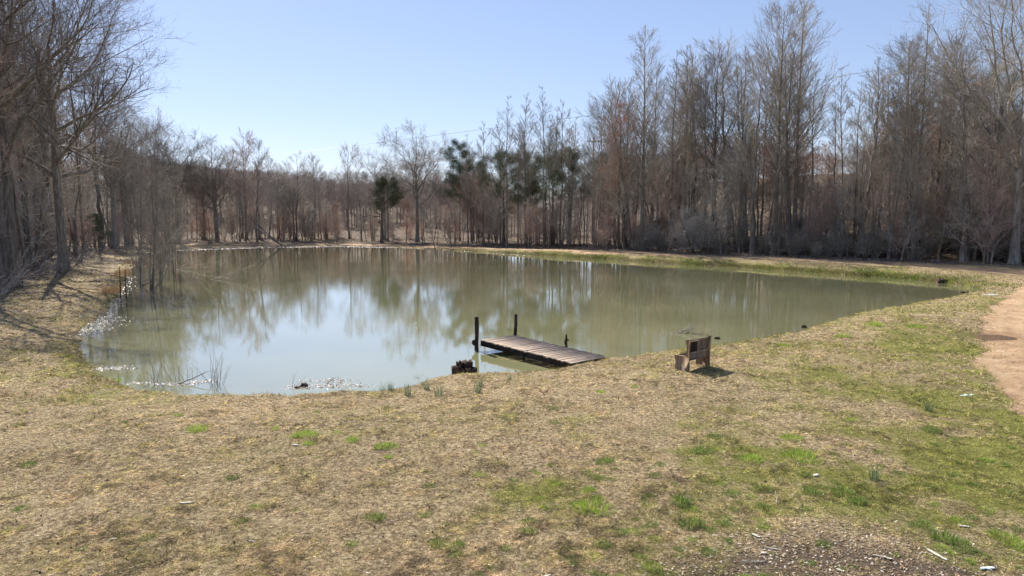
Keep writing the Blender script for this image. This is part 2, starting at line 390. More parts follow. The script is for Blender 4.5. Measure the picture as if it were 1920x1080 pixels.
def water_material(muddy=(0.225, 0.225, 0.118), name='pond_water', bump=1.0):
    m, N, L, B = mat(name)
    tc = nn(N, 'ShaderNodeTexCoord')
    def noise(s, sc, det=3, ro=0.55):
        n = nn(N, 'ShaderNodeTexNoise', Scale=s, Detail=det, Roughness=ro)
        mp = nn(N, 'ShaderNodeMapping'); mp.inputs['Scale'].default_value = sc; mp.inputs['Rotation'].default_value = (0, 0, 0.25)
        L.new(tc.outputs['Object'], mp.inputs[0]); L.new(mp.outputs[0], n.inputs[0]); return n.outputs[0]
    a = noise(1.0, (2.2, 4.5, 1)); b2 = noise(1.0, (7, 14, 1), 3); amp = noise(0.07, (1, 1, 1), 2)
    r = nn(N, 'ShaderNodeMapRange'); r.inputs['From Min'].default_value = 0.38; r.inputs['From Max'].default_value = 0.65; r.inputs['To Min'].default_value = 0.25; r.inputs['To Max'].default_value = 1.3; L.new(amp, r.inputs[0])
    k = nn(N, 'ShaderNodeMath', operation='MULTIPLY_ADD'); L.new(b2, k.inputs[0]); k.inputs[1].default_value = 0.28; L.new(a, k.inputs[2])
    k2 = nn(N, 'ShaderNodeMath', operation='MULTIPLY'); L.new(k.outputs[0], k2.inputs[0]); L.new(r.outputs[0], k2.inputs[1])
    bp = nn(N, 'ShaderNodeBump', Strength=1.0, Distance=0.0015 * bump); L.new(k2.outputs[0], bp.inputs['Height']); L.new(bp.outputs[0], B.inputs['Normal'])
    n3 = noise(0.12, (1, 1, 1), 3); cr = ramp(N, [(0.35, tuple(c * 0.85 for c in muddy)), (0.65, tuple(c * 1.12 for c in muddy))]); L.new(n3, cr.inputs[0])
    outc = cr.outputs[0]
    L.new(outc, B.inputs['Base Color']); B.inputs['Roughness'].default_value = 0.03; B.inputs['IOR'].default_value = 1.33
    B.inputs['Coat Weight'].default_value = 1.0; B.inputs['Coat Roughness'].default_value = 0.02; B.inputs['Coat IOR'].default_value = 1.4; L.new(bp.outputs[0], B.inputs['Coat Normal'])
    return m
M['water'] = water_material()

# ------------------------------------------------------------------ ground sheet
def growing(a, step, end, g):
    out = []; x = a; s = step
    while x < end: s *= g; x += s; out.append(x)
    return out
def build_ground():
    gx = growing(36, .22, 600, 1.06); xs = np.array([-v for v in gx[::-1]] + list(np.arange(-36, 36.01, 0.2)) + gx)
    ys = np.array([-v - 0 for v in growing(-6, .5, 60, 1.3)[::-1]] + list(np.arange(6.5, 30, 0.13)) + list(np.arange(30, 120, 0.33)) + growing(120, .35, 700, 1.05))
    X, Y = np.meshgrid(xs, ys, indexing='ij')
    h, d, wd = fields(X, Y)
    road = pline_dist(ROAD, X, Y); pth = sdist(PATH, X, Y); chip = sdist(CHIP, X, Y)
    dirt = np.maximum(sstep(2.6, 0.9, road + (fbm(X, Y, .5, 3) - .5) * 1.4), sstep(.35, -.35, pth + (fbm(X, Y, 1.1, 4) - .5) * 1.0)) * (d > 0)
    dirt *= 1 - 0.55 * sstep(-15, -35, X)
    # shallow dip that holds the puddle
    px0, py0 = PUD
    pd = ((X - px0) / 1.15) ** 2 + ((Y - py0) / 1.0) ** 2
    rf = sstep(42, 58, Y) * sstep(-25, 5, X)
    green = greenmask(X, Y, d, wd)
    lit = sstep(-1.5, 1.5, wd + (fbm(X, Y, .3, 3) - .5) * 3)
    # leaves blown over the left lane and chips at lower right
    lit = np.maximum(lit, 0.62 * sstep(-15, -22, X) * sstep(38, 50, Y) * (fbm(X, Y, .25, 3, 3) > .48))
    lit = np.maximum(lit, 0.65 * sstep(.6, -.6, chip + (fbm(X, Y, 1.2, 3) - .5) * 1.5))
    wet = sstep(0.45, 0.05, d + (fbm(X, Y, 2.0, 3, 33) - .5) * .5) * .95
    wet = np.maximum(wet, np.exp(-pd * .5) * .75)
    wet = np.maximum(wet, rf * sstep(1.1, .4, d + (fbm(X, Y, 1.1, 3, 37) - .5)) * .9)
    V = np.stack([X, Y, h], -1).reshape(-1, 3)
    nx, ny = X.shape; i, j = np.meshgrid(np.arange(nx - 1), np.arange(ny - 1), indexing='ij')
    b = i * ny + j; q = np.stack([b, b + ny, b + ny + 1, b + 1], -1).reshape(-1, 4)
    col = np.stack([green, dirt, lit, wet], -1).reshape(-1, 4)
    me = raw_mesh('ground', V, [q], [M['ground']], smooth=True, col=col)
    tag(link('ground', me), 'tan winter grass ground sloping to the pond', None, None, 'structure')
def greenmask(X, Y, d, wd):
    n = .62 * fbm(X, Y, .45, 4, 7) + .38 * fbm(X, Y, 1.7, 3, 19) 
    s = 0.20 + 1.3 * (n - .5)
    s = s + 0.58 * sstep(-5, 4, X) * sstep(18, 12, Y) * (n * 2 - .35)         # mossy green at lower right
    s = s + 0.55 * sstep(5, 10, X) * sstep(9, 12, Y)* sstep(30, 24, Y) * (n + .3)
    s = s + 0.30 * sstep(12, 16, X) * sstep(18, 24, Y) * sstep(45, 34, Y)
    s = s + 0.22 * sstep(1.5, .2, d) * (d > 0)
    rf = sstep(42, 56, Y) * sstep(-25, 5, X)
    s = s + rf * 0.42 * sstep(4.0, 1.2, d)
    s = s + 0.22 * sstep(-6, -14, X) * sstep(9, 16, Y) * sstep(30, 20, Y)
    s = s * sstep(1, -1, wd)
    return np.clip(s, 0, 1)
build_ground()

wx0, wy0 = POND.min(0) - 1.5; wx1, wy1 = POND.max(0) + 1.5
def build_water():
    out = []
    c = POND; t = norm(np.roll(c, -1, 0) - np.roll(c, 1, 0)); nrm = np.stack([t[:, 1], -t[:, 0]], 1)
    A = 0.5 * np.sum(c[:, 0] * np.roll(c[:, 1], -1) - np.roll(c[:, 0], -1) * c[:, 1])
    o = c + nrm * (1.0 if A > 0 else -1.0)
    from mathutils.geometry import tessellate_polygon
    tr = tessellate_polygon([[Vector((a, b, 0)) for a, b in o]])
    V = np.c_[o, np.zeros(len(o))]
    tr = np.array([list(a) for a in tr])
    e1 = V[tr[:, 1]] - V[tr[:, 0]]; e2 = V[tr[:, 2]] - V[tr[:, 0]]
    flip = np.cross(e1, e2)[:, 2] < 0; tr[flip] = tr[flip][:, ::-1]
    tag(link('pond_water', raw_mesh('pond_water', V, [tr], [M['water']])), 'still muddy green pond water', None, None, 'structure')
build_water()
# ------------------------------------------------------------------ trees
class Br:
    def __init__(s, pts, rad): s.p = pts; s.r = rad
    @property
    def L(s): return np.linalg.norm(np.diff(s.p, axis=1), axis=2).sum(1)
def sprout(par, m, t0, t1, ang, angj, ratio, n, up=0.0, wob=0.12, rr=0.6, rmin=0.006, taper=0.25, lenfun=None, absL=None, rg=None, flat=0.0):
    rg = rg or rng
    N, k, _ = par.p.shape
    t = t0 + (t1 - t0) * (np.arange(m)[None] + rg.random((N, m))) / m
    f = t * (k - 1); i = np.clip(f.astype(int), 0, k - 2); fr = (f - i)[..., None]
    a = np.arange(N)[:, None]
    pos = par.p[a, i] * (1 - fr) + par.p[a, i + 1] * fr
    tan = norm(par.p[a, i + 1] - par.p[a, i])
    rad = par.r[a, i] * (1 - fr[..., 0]) + par.r[a, i + 1] * fr[..., 0]
    az = (np.arange(m) * 2.4)[None] + rg.random((N, 1)) * 6.28 + rg.normal(0, .4, (N, m))
    ref = norm(np.cross(tan, np.where(np.abs(tan[..., 2:]) < .8, [0., 0, 1], [1., 0, 0]))); ref2 = np.cross(tan, ref)
    perp = ref * np.cos(az)[..., None] + ref2 * np.sin(az)[..., None]
    th = ang + rg.normal(0, angj, (N, m))
    d = tan * np.cos(th)[..., None] + perp * np.sin(th)[..., None]
    if flat: d[..., 2] *= (1 - flat); d = norm(d)
    base = absL if absL is not None else par.L[:, None]
    Ln = base * ratio * (0.65 + 0.7 * rg.random((N, m)))
    if lenfun is not None: Ln = Ln * lenfun(t)
    pos = pos.reshape(-1, 3); d = d.reshape(-1, 3); Ln = Ln.reshape(-1); rad = rad.reshape(-1)
    kp = Ln > .16
    if kp.sum() > 3: pos, d, Ln, rad = pos[kp], d[kp], Ln[kp], rad[kp]
    r0 = np.minimum(np.maximum(rad.reshape(-1) * rr, rmin), Ln * .022 + .002)
    pts = [pos]; st = (Ln / (n - 1))[:, None]
    for _ in range(n - 1):
        d = norm(d + rg.normal(0, wob, d.shape) + np.array([0, 0, up])); pts.append(pts[-1] + d * st)
    pts = np.stack(pts, 1)
    s = np.linspace(0, 1, n)[None]
    rr_ = np.maximum(r0[:, None] * (1 - s * (1 - taper)), np.minimum(rmin * 0.75, r0[:, None] * .8))
    return Br(pts, rr_)
def trunk(H, r, n=12, wob=0.02, lean=(0, 0), taper=0.12, rg=None, curve=0.0, flare=True):
    rg = rg or rng
    z = np.linspace(-0.3, H, n); s = np.clip(z / H, 0, 1)
    w_ = np.cumsum(rg.normal(0, wob, (n, 2)), 0) * H / n
    w_ -= w_[0]
    p = np.stack([w_[:, 0] + lean[0] * H * s ** (1 + curve), w_[:, 1] + lean[1] * H * s ** (1 + curve), z], 1)
    rad = r * (1 - s * (1 - taper))
    if flare: rad[0] *= 1.5; rad[1] *= 1.06
    return Br(p[None], rad[None])
def merge(parts):
    """parts: list of (Br, sides) -> V, quads"""
    V = []; Q = []; n = 0
    for b, k in parts:
        v, q = tubes(b.p, b.r, k); V.append(v); Q.append(q + n); n += len(v)
    return np.vstack(V), np.vstack(Q)
def flakes(pos, size, rg, up=0.0):
    """small leaf faces with random orientation, two triangles each"""
    n = len(pos); a = norm(rg.normal(0, 1, (n, 3))); b = norm(np.cross(a, norm(rg.normal(0, 1, (n, 3)))))
    s = size * (0.6 + 0.8 * rg.random((n, 1)))
    V = np.stack([pos - a * s, pos + b * s * .55, pos + a * s, pos - b * s * .55], 1).reshape(-1, 3)
    q = np.arange(n * 4).reshape(-1, 4); return V, q
def tips(br, per, rg, jit=0.05):
    N, n, _ = br.p.shape
    t = rg.random((N, per)) * (n - 1) * .999; i = t.astype(int); f = (t - i)[..., None]; a = np.arange(N)[:, None]
    return (br.p[a, i] * (1 - f) + br.p[a, i + 1] * f).reshape(-1, 3) + rg.normal(0, jit, (N * per, 3))

PROTO = {}
def make_tree(key, kindname, parts_trunk, parts_crown, bark, twig, extra=None):
    """stores mesh data; instances are made with plant()"""
    v, q = merge(parts_trunk); tm = raw_mesh('trunk', v, [q], [bark], smooth=True)
    v, q = merge(parts_crown); mats = [twig]; midx = np.zeros(len(q), int)
    if extra:
        ev, eq, em = extra; q = np.vstack([q, eq + len(v)]); midx = np.concatenate([midx, np.ones(len(eq), int)]); v = np.vstack([v, ev]); mats.append(em)
    cm = raw_mesh('crown', v, [q], mats, midx)
    PROTO[key] = (kindname, tm, cm)
def plant(key, x, y, s=1.0, rz=None, label=None, cat='tree', group=None, z=None, sz=None, tilt=(0, 0), name=None):
    kn, tm, cm = PROTO[key]
    e = bpy.data.objects.new(name or kn, None); C.objects.link(e); e.empty_display_size = .5
    z = hgt(x, y) if z is None else z
    e.location = (x, y, z); e.rotation_euler = (tilt[0], tilt[1], rng.random() * 6.28 if rz is None else rz)
    e.scale = (s, s, s if sz is None else sz)
    link('trunk', tm, e)
    if cm: link('crown', cm, e)
    tag(e, label, cat, group)
    return e

def poplar(key, H=26., seed=1, spread=.26, ang=48, up=.22, t0=.28, m=44, bark='bark', twig='twig', r=.27, name='poplar_tree', bud=False, fine=.008, prof=None, m2=7, m3=5, m4=3, wob=.01, lean=(0,0)):
    g = np.random.default_rng(seed)
    T = trunk(H, r, 16, wob, taper=.06, rg=g, lean=lean)
    prof = prof or (lambda t: np.clip((1.02 - t) ** .75, 0.05, 1) * (0.55 + .45 * sst(t, t0, t0 + .15)))
    A = sprout(T, m, t0, .985, R(ang), .12, spread, 7, up, .045, .45, .022, .25, prof, absL=H, rg=g)
    B_ = sprout(A, m2, .18, .97, R(30), .15, .46, 5, .05, .05, .6, .014, .4, lambda t: 1.15 - .7 * t, rg=g)
    C_ = sprout(B_, m3, .15, .97, R(30), .18, .5, 4, .08, .07, .65, fine * 1.15, .6, rg=g)
    D_ = sprout(C_, m4, .15, .95, R(30), .2, .55, 3, .08, .08, .7, fine * .85, .6, rg=g)
    ex = None
    if bud: v, q = flakes(tips(D_, 1, g), .065, g); ex = (v, q, M['bud'])
    make_tree(key, name, [(T, 8)], [(A, 5), (B_, 3), (C_, 3), (D_, 3)], M[bark], M[twig], ex)
def sst(t, a, b): return sstep(a, b, t)

def oak(key, H=18., seed=2, r=.38, th=.42, m1=9, ang=48, l1=.52, bark='bark', twig='twig', up=.07, wob=.16, m2=7, m3=7, m4=5, m5=3, fine=.008, name='oak_tree', lean=(0, 0), t0=.5, leaves=None, flat=0., l2=.5, l3=.5):
    g = np.random.default_rng(seed)
    T = trunk(H * (th + .25), r, 12, .035, taper=.32, rg=g, lean=lean)
    A = sprout(T, m1, t0, .99, R(ang), .2, l1, 9, up, wob, .62, .03, .22, lambda t: 1.15 - .35 * t, absL=H, rg=g)
    B_ = sprout(A, m2, .22, .98, R(42), .2, l2, 6, up * .8, wob, .62, .018, .3, lambda t: 1.15 - .6 * t, rg=g, flat=flat)
    C_ = sprout(B_, m3, .15, .98, R(40), .25, l3, 5, .06, wob * .8, .62, .012, .4, lambda t: 1.1 - .5 * t, rg=g, flat=flat)
    D_ = sprout(C_, m4, .12, .98, R(38), .25, .54, 4, .06, wob * .7, .65, fine, .5, rg=g)
    E_ = sprout(D_, m5, .12, .95, R(36), .25, .54, 3, .05, wob * .6, .7, fine * .8, .6, rg=g)
    ex = None
    if leaves: v, q = flakes(tips(E_, 1, g)[::leaves], .05, g); ex = (v, q, M['beech'])
    make_tree(key, name, [(T, 9), (A, 6)], [(B_, 4), (C_, 3), (D_, 3), (E_, 3)], M[bark], M[twig], ex)

def sapling(key, H=6., seed=3, stems=4, bark='bark', twig='twig', fine=.006, spread=.42, tr=.05, name='bare_sapling', m1=12, m2=6, m3=4, leaves=None, leafmat='olive', lsize=.05, lper=1, lean=.16, ang=50, up=.08):
    g = np.random.default_rng(seed)
    Ts = []
    for i in range(stems):
        a = g.random() * 6.28; l = (lean if stems > 1 else .03) * (0.4 + g.random())
        T = trunk(H * (.7 + .35 * g.random()), tr + .02 * g.random(), 9, .05, (l * math.cos(a), l * math.sin(a)), .2, g)
        T.p[:, :, :2] += g.normal(0, .12, 2); Ts.append(T)
    T = Br(np.concatenate([t.p for t in Ts]), np.concatenate([t.r for t in Ts]))
    A = sprout(T, m1, .15, .98, R(ang), .25, spread, 6, up, .12, .5, .011, .35, lambda t: 1.1 - .7 * t, rg=g)
    B_ = sprout(A, m2, .12, .98, R(42), .3, .48, 4, .05, .15, .6, fine, .5, rg=g)
    C_ = sprout(B_, m3, .1, .95, R(42), .3, .5, 3, .03, .16, .7, fine, .6, rg=g)
    ex = None
    if leaves: v, q = flakes(tips(C_, lper, g)[::leaves], lsize, g); ex = (v, q, M[leafmat])
    make_tree(key, name, [(T, 5)], [(A, 3), (B_, 3), (C_, 3)], M[bark], M[twig], ex)

def pine(key, H=17., seed=5, t0=.45, spread=.22, dens=60, name='pine_tree', ang=75):
    g = np.random.default_rng(seed)
    T = trunk(H, .2, 12, .015, taper=.1, rg=g)
    A = sprout(T, 34, t0, .98, R(ang), .15, spread, 6, .06, .08, .4, .02, .3, lambda t: np.sqrt(np.clip(1.02 - t, 0.04, 1)) * 1.3, absL=H, rg=g)
    B_ = sprout(A, 7, .35, 1.0, R(40), .3, .35, 4, .1, .12, .6, .012, .5, rg=g)
    # needle tufts
    N_ = tips(B_, dens, g, .27); n = len(N_)
    a = norm(g.normal(0, 1, (n, 3)) + [0, 0, .4]); b = norm(np.cross(a, g.normal(0, 1, (n, 3)))); L_ = .26 * (.6 + .8 * g.random((n, 1)))
    V = np.stack([N_ - b * .012, N_ + b * .012, N_ + a * L_ + b * .006, N_ + a * L_ - b * .006], 1).reshape(-1, 3)
    make_tree(key, name, [(T, 8)], [(A, 4), (B_, 3)], M['bark'], M['bark'], (V, np.arange(n * 4).reshape(-1, 4), M['needle']))
PH = {}
def reg(key, H): PH[key] = H
poplar('pop_dense', 26, 11, .27, 38, .03, .30, 50, m2=8, r=.26, wob=.012, twig='dtwig', m4=2, prof=lambda t: np.clip((1.03 - t) ** .6, .05, 1) * (.5 + .5 * sst(t, .3, .45))); reg('pop_dense', 26)
poplar('pop_wide', 28, 12, .42, 36, .02, .34, 46, m2=9, r=.3, twig='dtwig', m4=2, prof=lambda t: np.clip((1.03 - t) ** .66, .05, 1) * (.5 + .5 * sst(t, .36, .5))); reg('pop_wide', 28)
poplar('pop_thin', 20, 13, .26, 40, .03, .42, 30, m2=7, m3=5, r=.14, fine=.008, twig='dtwig', m4=2, wob=.03); reg('pop_thin', 20)
poplar('pop_thin2', 20, 14, .30, 38, .02, .48, 26, m2=7, m3=5, r=.14, fine=.008, twig='dtwig', m4=2, wob=.05); reg('pop_thin2', 20)
poplar('pop_mast', 30, 15, .15, 58, .04, .40, 44, m2=5, m3=4, m4=2, r=.24, bark='bark', twig='dtwig'); reg('pop_mast', 30)
poplar('maple', 18, 16, .40, 42, .05, .22, 32, m2=8, m3=6, r=.2, twig='rtwig', bud=True, name='maple_tree', wob=.03); reg('maple', 18)
poplar('red_maple', 15, 17, .36, 55, .06, .3, 32, m2=8, m3=7, m4=3, r=.16, twig='rtwig', bud=True, name='maple_tree', wob=.04, prof=lambda t: np.clip((1.02 - t) ** .45, .1, 1)); reg('red_maple', 15)
oak('oak_round', 17, 21, r=.34, th=.40, m1=13, ang=48, l1=.44, bark='palebark', twig='dtwig', m2=8, m5=3, fine=.01); reg('oak_round', 17)
oak('oak_gnarl', 13, 22, r=.30, th=.4, m1=8, ang=62, l1=.34, wob=.26, bark='bark', twig='dtwig', m2=6, m3=5, m4=4, m5=2); reg('oak_gnarl', 13)
oak('oak_big', 27, 43, r=.45, th=.5, m1=13, ang=58, l1=.42, t0=.38, twig='otwig', m2=8, m3=7, m4=6, m5=3, wob=.15, up=.09, fine=.007); reg('oak_big', 27)
oak('oak_big2', 24, 44, r=.34, th=.55, m1=12, ang=50, l1=.36, t0=.35, twig='otwig', m2=7, m3=7, m4=5, m5=3, wob=.13, fine=.007); reg('oak_big2', 24)
oak('broad_pale', 25, 45, r=.42, th=.4, m1=10, ang=44, l1=.50, t0=.4, bark='palebark', twig='twig', m2=7, m3=7, m4=5, m5=3, wob=.13); reg('broad_pale', 25)
W = []
for i, (t0, sp, an, m, wb, tw) in enumerate([(.38, .30, 42, 20, .06, 'twig'), (.45, .36, 38, 18, .10, 'dtwig'), (.3, .28, 46, 22, .05, 'twig'), (.5, .42, 36, 15, .13, 'twig'), (.35, .34, 42, 20, .09, 'rtwig'), (.42, .26, 46, 20, .05, 'twig'), (.22, .38, 46, 22, .14, 'twig')]):
    poplar('wood%d' % i, 16, 30 + i, sp, an, .05, t0, m, 'palebark' if i in (2, 5) else 'bark', tw, (.15 + .02 * (i % 4)), 'woodland_tree', fine=.011, m2=7, m3=5, m4=2, wob=wb, prof=lambda t: np.clip((1.03 - t) ** .5, .1, 1)); reg('wood%d' % i, 16); W.append('wood%d' % i)
for i in range(4): sapling('sap%d' % i, 6, 50 + i, [1, 3, 4, 2][i], twig=['twig', 'rtwig', 'rtwig', 'twig'][i], m1=14, m2=7, m3=5, spread=.38, leaves=None if i != 3 else 3, leafmat='beech', fine=.007); reg('sap%d' % i, 6)
for i in range(3): sapling('bush%d' % i, 2.6, 60 + i, 9, name='bush', m1=8, m2=5, m3=4, leaves=2, lper=1, leafmat='olive', lsize=.055, lean=.4, ang=45, twig='twig'); reg('bush%d' % i, 2.6)
sapling('brush', 4.5, 66, 8, name='thicket_shrub', m1=14, m2=7, m3=4, twig='twig', lean=.45, ang=60, up=-.02, fine=.009); reg('brush', 4.5)
sapling('lean_sap', 9, 71, 1, name='leaning_tree', m1=14, m2=4, m3=3, spread=.16, twig='dtwig'); reg('lean_sap', 9)
sapling('alder', 10.5, 73, 3, name='waterside_tree', m1=20, m2=8, m3=5, spread=.27, twig='dtwig', lean=.10, fine=.006, ang=58, up=.05, tr=.036); reg('alder', 10.5)
pine('pine_a', 17, 81, .35, .25, 150); reg('pine_a', 17)
pine('pine_b', 15, 82, .45, .34, 150); reg('pine_b', 15)
pine('cedar', 5, 83, .12, .34, 50, 'cedar_tree', 60); reg('cedar', 5)

def treeY(px, back):
    pts = clear_px[3:16]; xs_ = [p[0] for p in pts]
    return Yat(np.interp(px, xs_, [p[1] for p in pts]), np.interp(px, xs_, [p[2] for p in pts])) + back
def prom(key, px, top, back, label, cat='tree', group=None, rz=None, tilt=(0, 0), Y=None, wide=1.0, name=None):
    Y = treeY(px, back) if Y is None else Y
    x = xat(px, Y, 1.0); z = hgt(x, Y)
    H = zat(top, Y) - z; s = H / PH[key]
    e = plant(key, x, Y, s * wide, rz, label, cat, group, z, s, tilt, name)
    return e
G_POP = 'tall bare trees along the far track'
for a in [
    ('pop_thin', 878, 250, 4, 'thin bare tree just left of the row of slim trees, beside the dark conifer', 4),
    ('pop_thin2', 907, 228, 3, 'short slim bare tree leftmost in the row of slim trees on the far bank', 0),
    ('pop_thin', 950, 178, 2, 'slim tall bare tree rising in front of the left pine clump', 0),
    ('pop_thin2', 984, 175, 4, 'slim bare tree between the two pines, second of the slim row', 0),
    ('pop_thin', 1020, 158, 3, 'tallest slim bare tree of the slim row in front of the pines', 0),
    ('pop_thin2', 1052, 188, 2, 'slim bare tree at the right end of the slim row before the pines', 0),
    ('pop_thin', 1112, 262, 0, 'small single straight bare tree in the gap right of the pines', 0),
    ('pop_dense', 1203, 58, 3, 'tall dense bare tree, highest in the wood just right of the open gap of sky', 0),
    ('pop_thin', 1255, 95, 5, 'tall thin bare tree close to the right of the dense one', 0),
    ('pop_thin2', 1282, 84, 8, 'tall thin bare tree with pale stem behind the track bend', 0),
    ('pop_wide', 1335, 112, 8, 'bare tree with ascending branches left of the two great crowns', 0),
    ('pop_dense', 1385, 100, 6, 'dense bare tree touching the left side of the two great crowns', 0),
    ('pop_wide', 1452, 22, 2, 'great wide bare tree with dark trunk, left of the twin crowns', 0),
    ('pop_dense', 1488, -4, 6, 'highest bare tree of the twin crowns, pale narrow trunk', 0),
    ('pop_thin2', 1632, 105, 5, 'slim bare tree in the dip between the twin crowns and the mast tree', 0),
    ('pop_thin', 1600, 150, 10, 'small topped bare tree right of the twin crowns', 0),
    ('pop_dense', 1682, 78, 8, 'bare tree with bushy top left of the mast tree', 0),
    ('pop_mast', 1712, -2, 2, 'straight mast like bare tree with short side branches', 0),
    ('pop_dense', 1772, 72, 9, 'bare tree right of the mast tree above red budding crowns', 0),
    ('broad_pale', 1860, 48, 8, 'broad bare tree with rounded crown near the right edge', 0),
    ('broad_pale', 1902, -45, 1, 'broad bare tree with pale trunk at the right edge by the track', 0),
    ('pop_wide', 1975, -30, 6, 'bare tree leaning in from beyond the right edge', 0),
    ('maple', 1160, 188, 3, 'pinkish budding tree leaning over the gap right of the pines', 0),
    ('red_maple', 1475, 215, 14, 'red budding crown behind the twin great trees', 0),
    ('red_maple', 1420, 240, 12, 'red budding crown behind the wide dark trunk', 0),
    ('red_maple', 1662, 205, 13, 'rust red budding crown left of the mast tree', 0),
    ('red_maple', 1785, 150, 16, 'rust red budding crown right of the mast tree on the slope', 0),
    ('red_maple', 885, 325, 8, 'brownish red crown below the dark conifer on the far bank', 0),
    ('red_maple', 762, 372, 2, 'small rusty crown right of the gnarled oak', 0),
    ('red_maple', 930, 335, 9, 'pink budding crown in front of the left pine', 0),
    ('oak_round', 782, 250, 6, 'round crowned pale oak standing out on the far shore', 0),
    ('oak_round', 722, 292, 8, 'lower spreading oak beside the round crowned one', 0),
    ('oak_gnarl', 716, 318, 1, 'dark gnarled oak with crooked arms at the far shore', 0),
    ('wood3', 655, 282, 10, 'fan topped bare tree left of the round crowned oak', 0),
    ('wood0', 590, 290, 8, 'bare tree with flat ragged top in the middle of the far wood', 0),
    ('wood6', 556, 292, 5, 'bare tree with loose round top in the far wood', 0),
    ('wood1', 487, 262, 6, 'round topped bare tree right of a taller twin on the far wood', 0),
    ('wood4', 458, 255, 4, 'tallest round topped bare tree of the far left wood', 0),
    ('wood2', 405, 262, 5, 'bare tree with dome shaped top on the far left shore', 0),
    ('oak_round', 335, 250, 2, 'fan shaped bare tree behind the waterside alders', 0),
    ('wood4', 295, 235, 2, 'bare tree with upright stems behind the waterside alders', 0),
]:
    prom(a[0], a[1], a[2], a[3], a[4], group=None)
prom('pine_a', 862, 270, 10, 'dark pointed conifer on the far shore right of the round oak', name='pine_tree')
prom('pine_b', 888, 305, 14, 'dark green conifer just right of the pointed one')
prom('pine_b', 945, 288, 9, 'dark pine with open crown, left of the three behind the slim trees')
prom('pine_a', 985, 290, 12, 'dark pine in the middle of the three behind the slim trees')
prom('pine_b', 1066, 282, 10, 'dark pine right of the three behind the slim trees')
prom('pine_b', 1022, 296, 13, 'low dark pine filling the space between the middle and right pines')
prom('pine_b', 1140, 290, 14, 'dark pine half hidden behind the pinkish tree')
prom('pine_b', 728, 335, 5, 'dark green conifer behind the gnarled oak')
prom('pine_a', 1715, 190, 22, 'dark conifer on the slope behind the mast tree')
prom('pine_a', 1850, 130, 24, 'dark conifer behind the broad crown at the right')
prom('cedar', 178, 405, 0, 'small dark cedar at the end of the left lane', Y=88)
# leaning trunks on the far shore
prom('lean_sap', 700, 395, 0, 'thin dark upright stem standing at the far waterline', Y=Yat(461, .1), name='leaning_tree')
prom('lean_sap', 634, 378, 0, 'dark stem leaning left over the far waterline', Y=Yat(460.5, .1), rz=0, tilt=(0, R(-13)))
prom('lean_sap', 817, 380, 0, 'thin stem leaning left at the far bank below the conifer', Y=Yat(464, .3), rz=0, tilt=(0, R(-12)))
prom('wood3', 530, 340, 2, 'bare tree leaning right in the middle of the far wood', rz=1, tilt=(0, R(16)))
prom('lean_sap', 1225, 330, 2, 'crooked stem leaning left behind the track', tilt=(0, R(-18)), rz=0)
prom('wood1', 1185, 200, 2, 'dark trunk leaning left towards the gap right of the pines', tilt=(0, R(-12)), rz=0)
prom('wood3', 1235, 280, 5, 'dark trunk leaning across the wood at the track bend', tilt=(0, R(-17)), rz=0)

# left wood close to the camera
for key, px, Y, top, lab in [
    ('oak_big', 118, 58, -60, 'great bare oak on the left with long limbs reaching over the lane'),
    ('oak_big2', 28, 44, -190, 'large bare tree at the left edge with thick dark limbs'),
    ('oak_big2', -55, 40, -260, 'large bare tree beyond the left edge with branches in the frame'),
    ('pop_dense', 55, 62, -120, 'tall upright bare tree between the great oak and the left edge'),
    ('pop_wide', 75, 72, -40, 'tall bare tree with pale twigs behind the great oak'),
    ('oak_big2', 95, 76, -20, 'bare tree with forked trunk behind the great oak'),
    ('pop_thin', 160, 80, 60, 'thin bare tree right of the great oak'),
    ('wood3', 190, 92, 150, 'bare tree with leaning top at the far end of the left lane'),
    ('oak_round', 215, 98, 205, 'bare tree with fan crown where the left lane meets the far shore'),
    ('pop_wide', 10, 55, -150, 'bare tree with many steep branches near the left edge'),
    ('oak_round', 240, 112, 225, 'rounded bare tree behind the end of the left lane'),
    ('pop_dense', -20, 60, -160, 'bare upright tree at the very left edge of the wood'),
]:
    prom(key, px, top, 0, lab, Y=Y)
# waterside alders
for key, px, Y, top, lab, wd_, tl in [
    ('alder', 262, 50, 250, 'cluster of thin dark stems standing in water at the left shore', .8, 0),
    ('alder', 283, 47, 235, 'multi stemmed bare alder in the flooded left margin', .8, 0),
    ('alder', 298, 50, 265, 'bare alder with a thick stem leaning right over the pond', .7, R(8)),
    ('alder', 325, 60, 330, 'lower bare alder farther along the left margin', .8, R(6)),
]:
    x = xat(px, Y, 0); e = prom(key, px, top, 0, lab, Y=Y, wide=wd_, tilt=(0, tl)); e.location.z = -.15

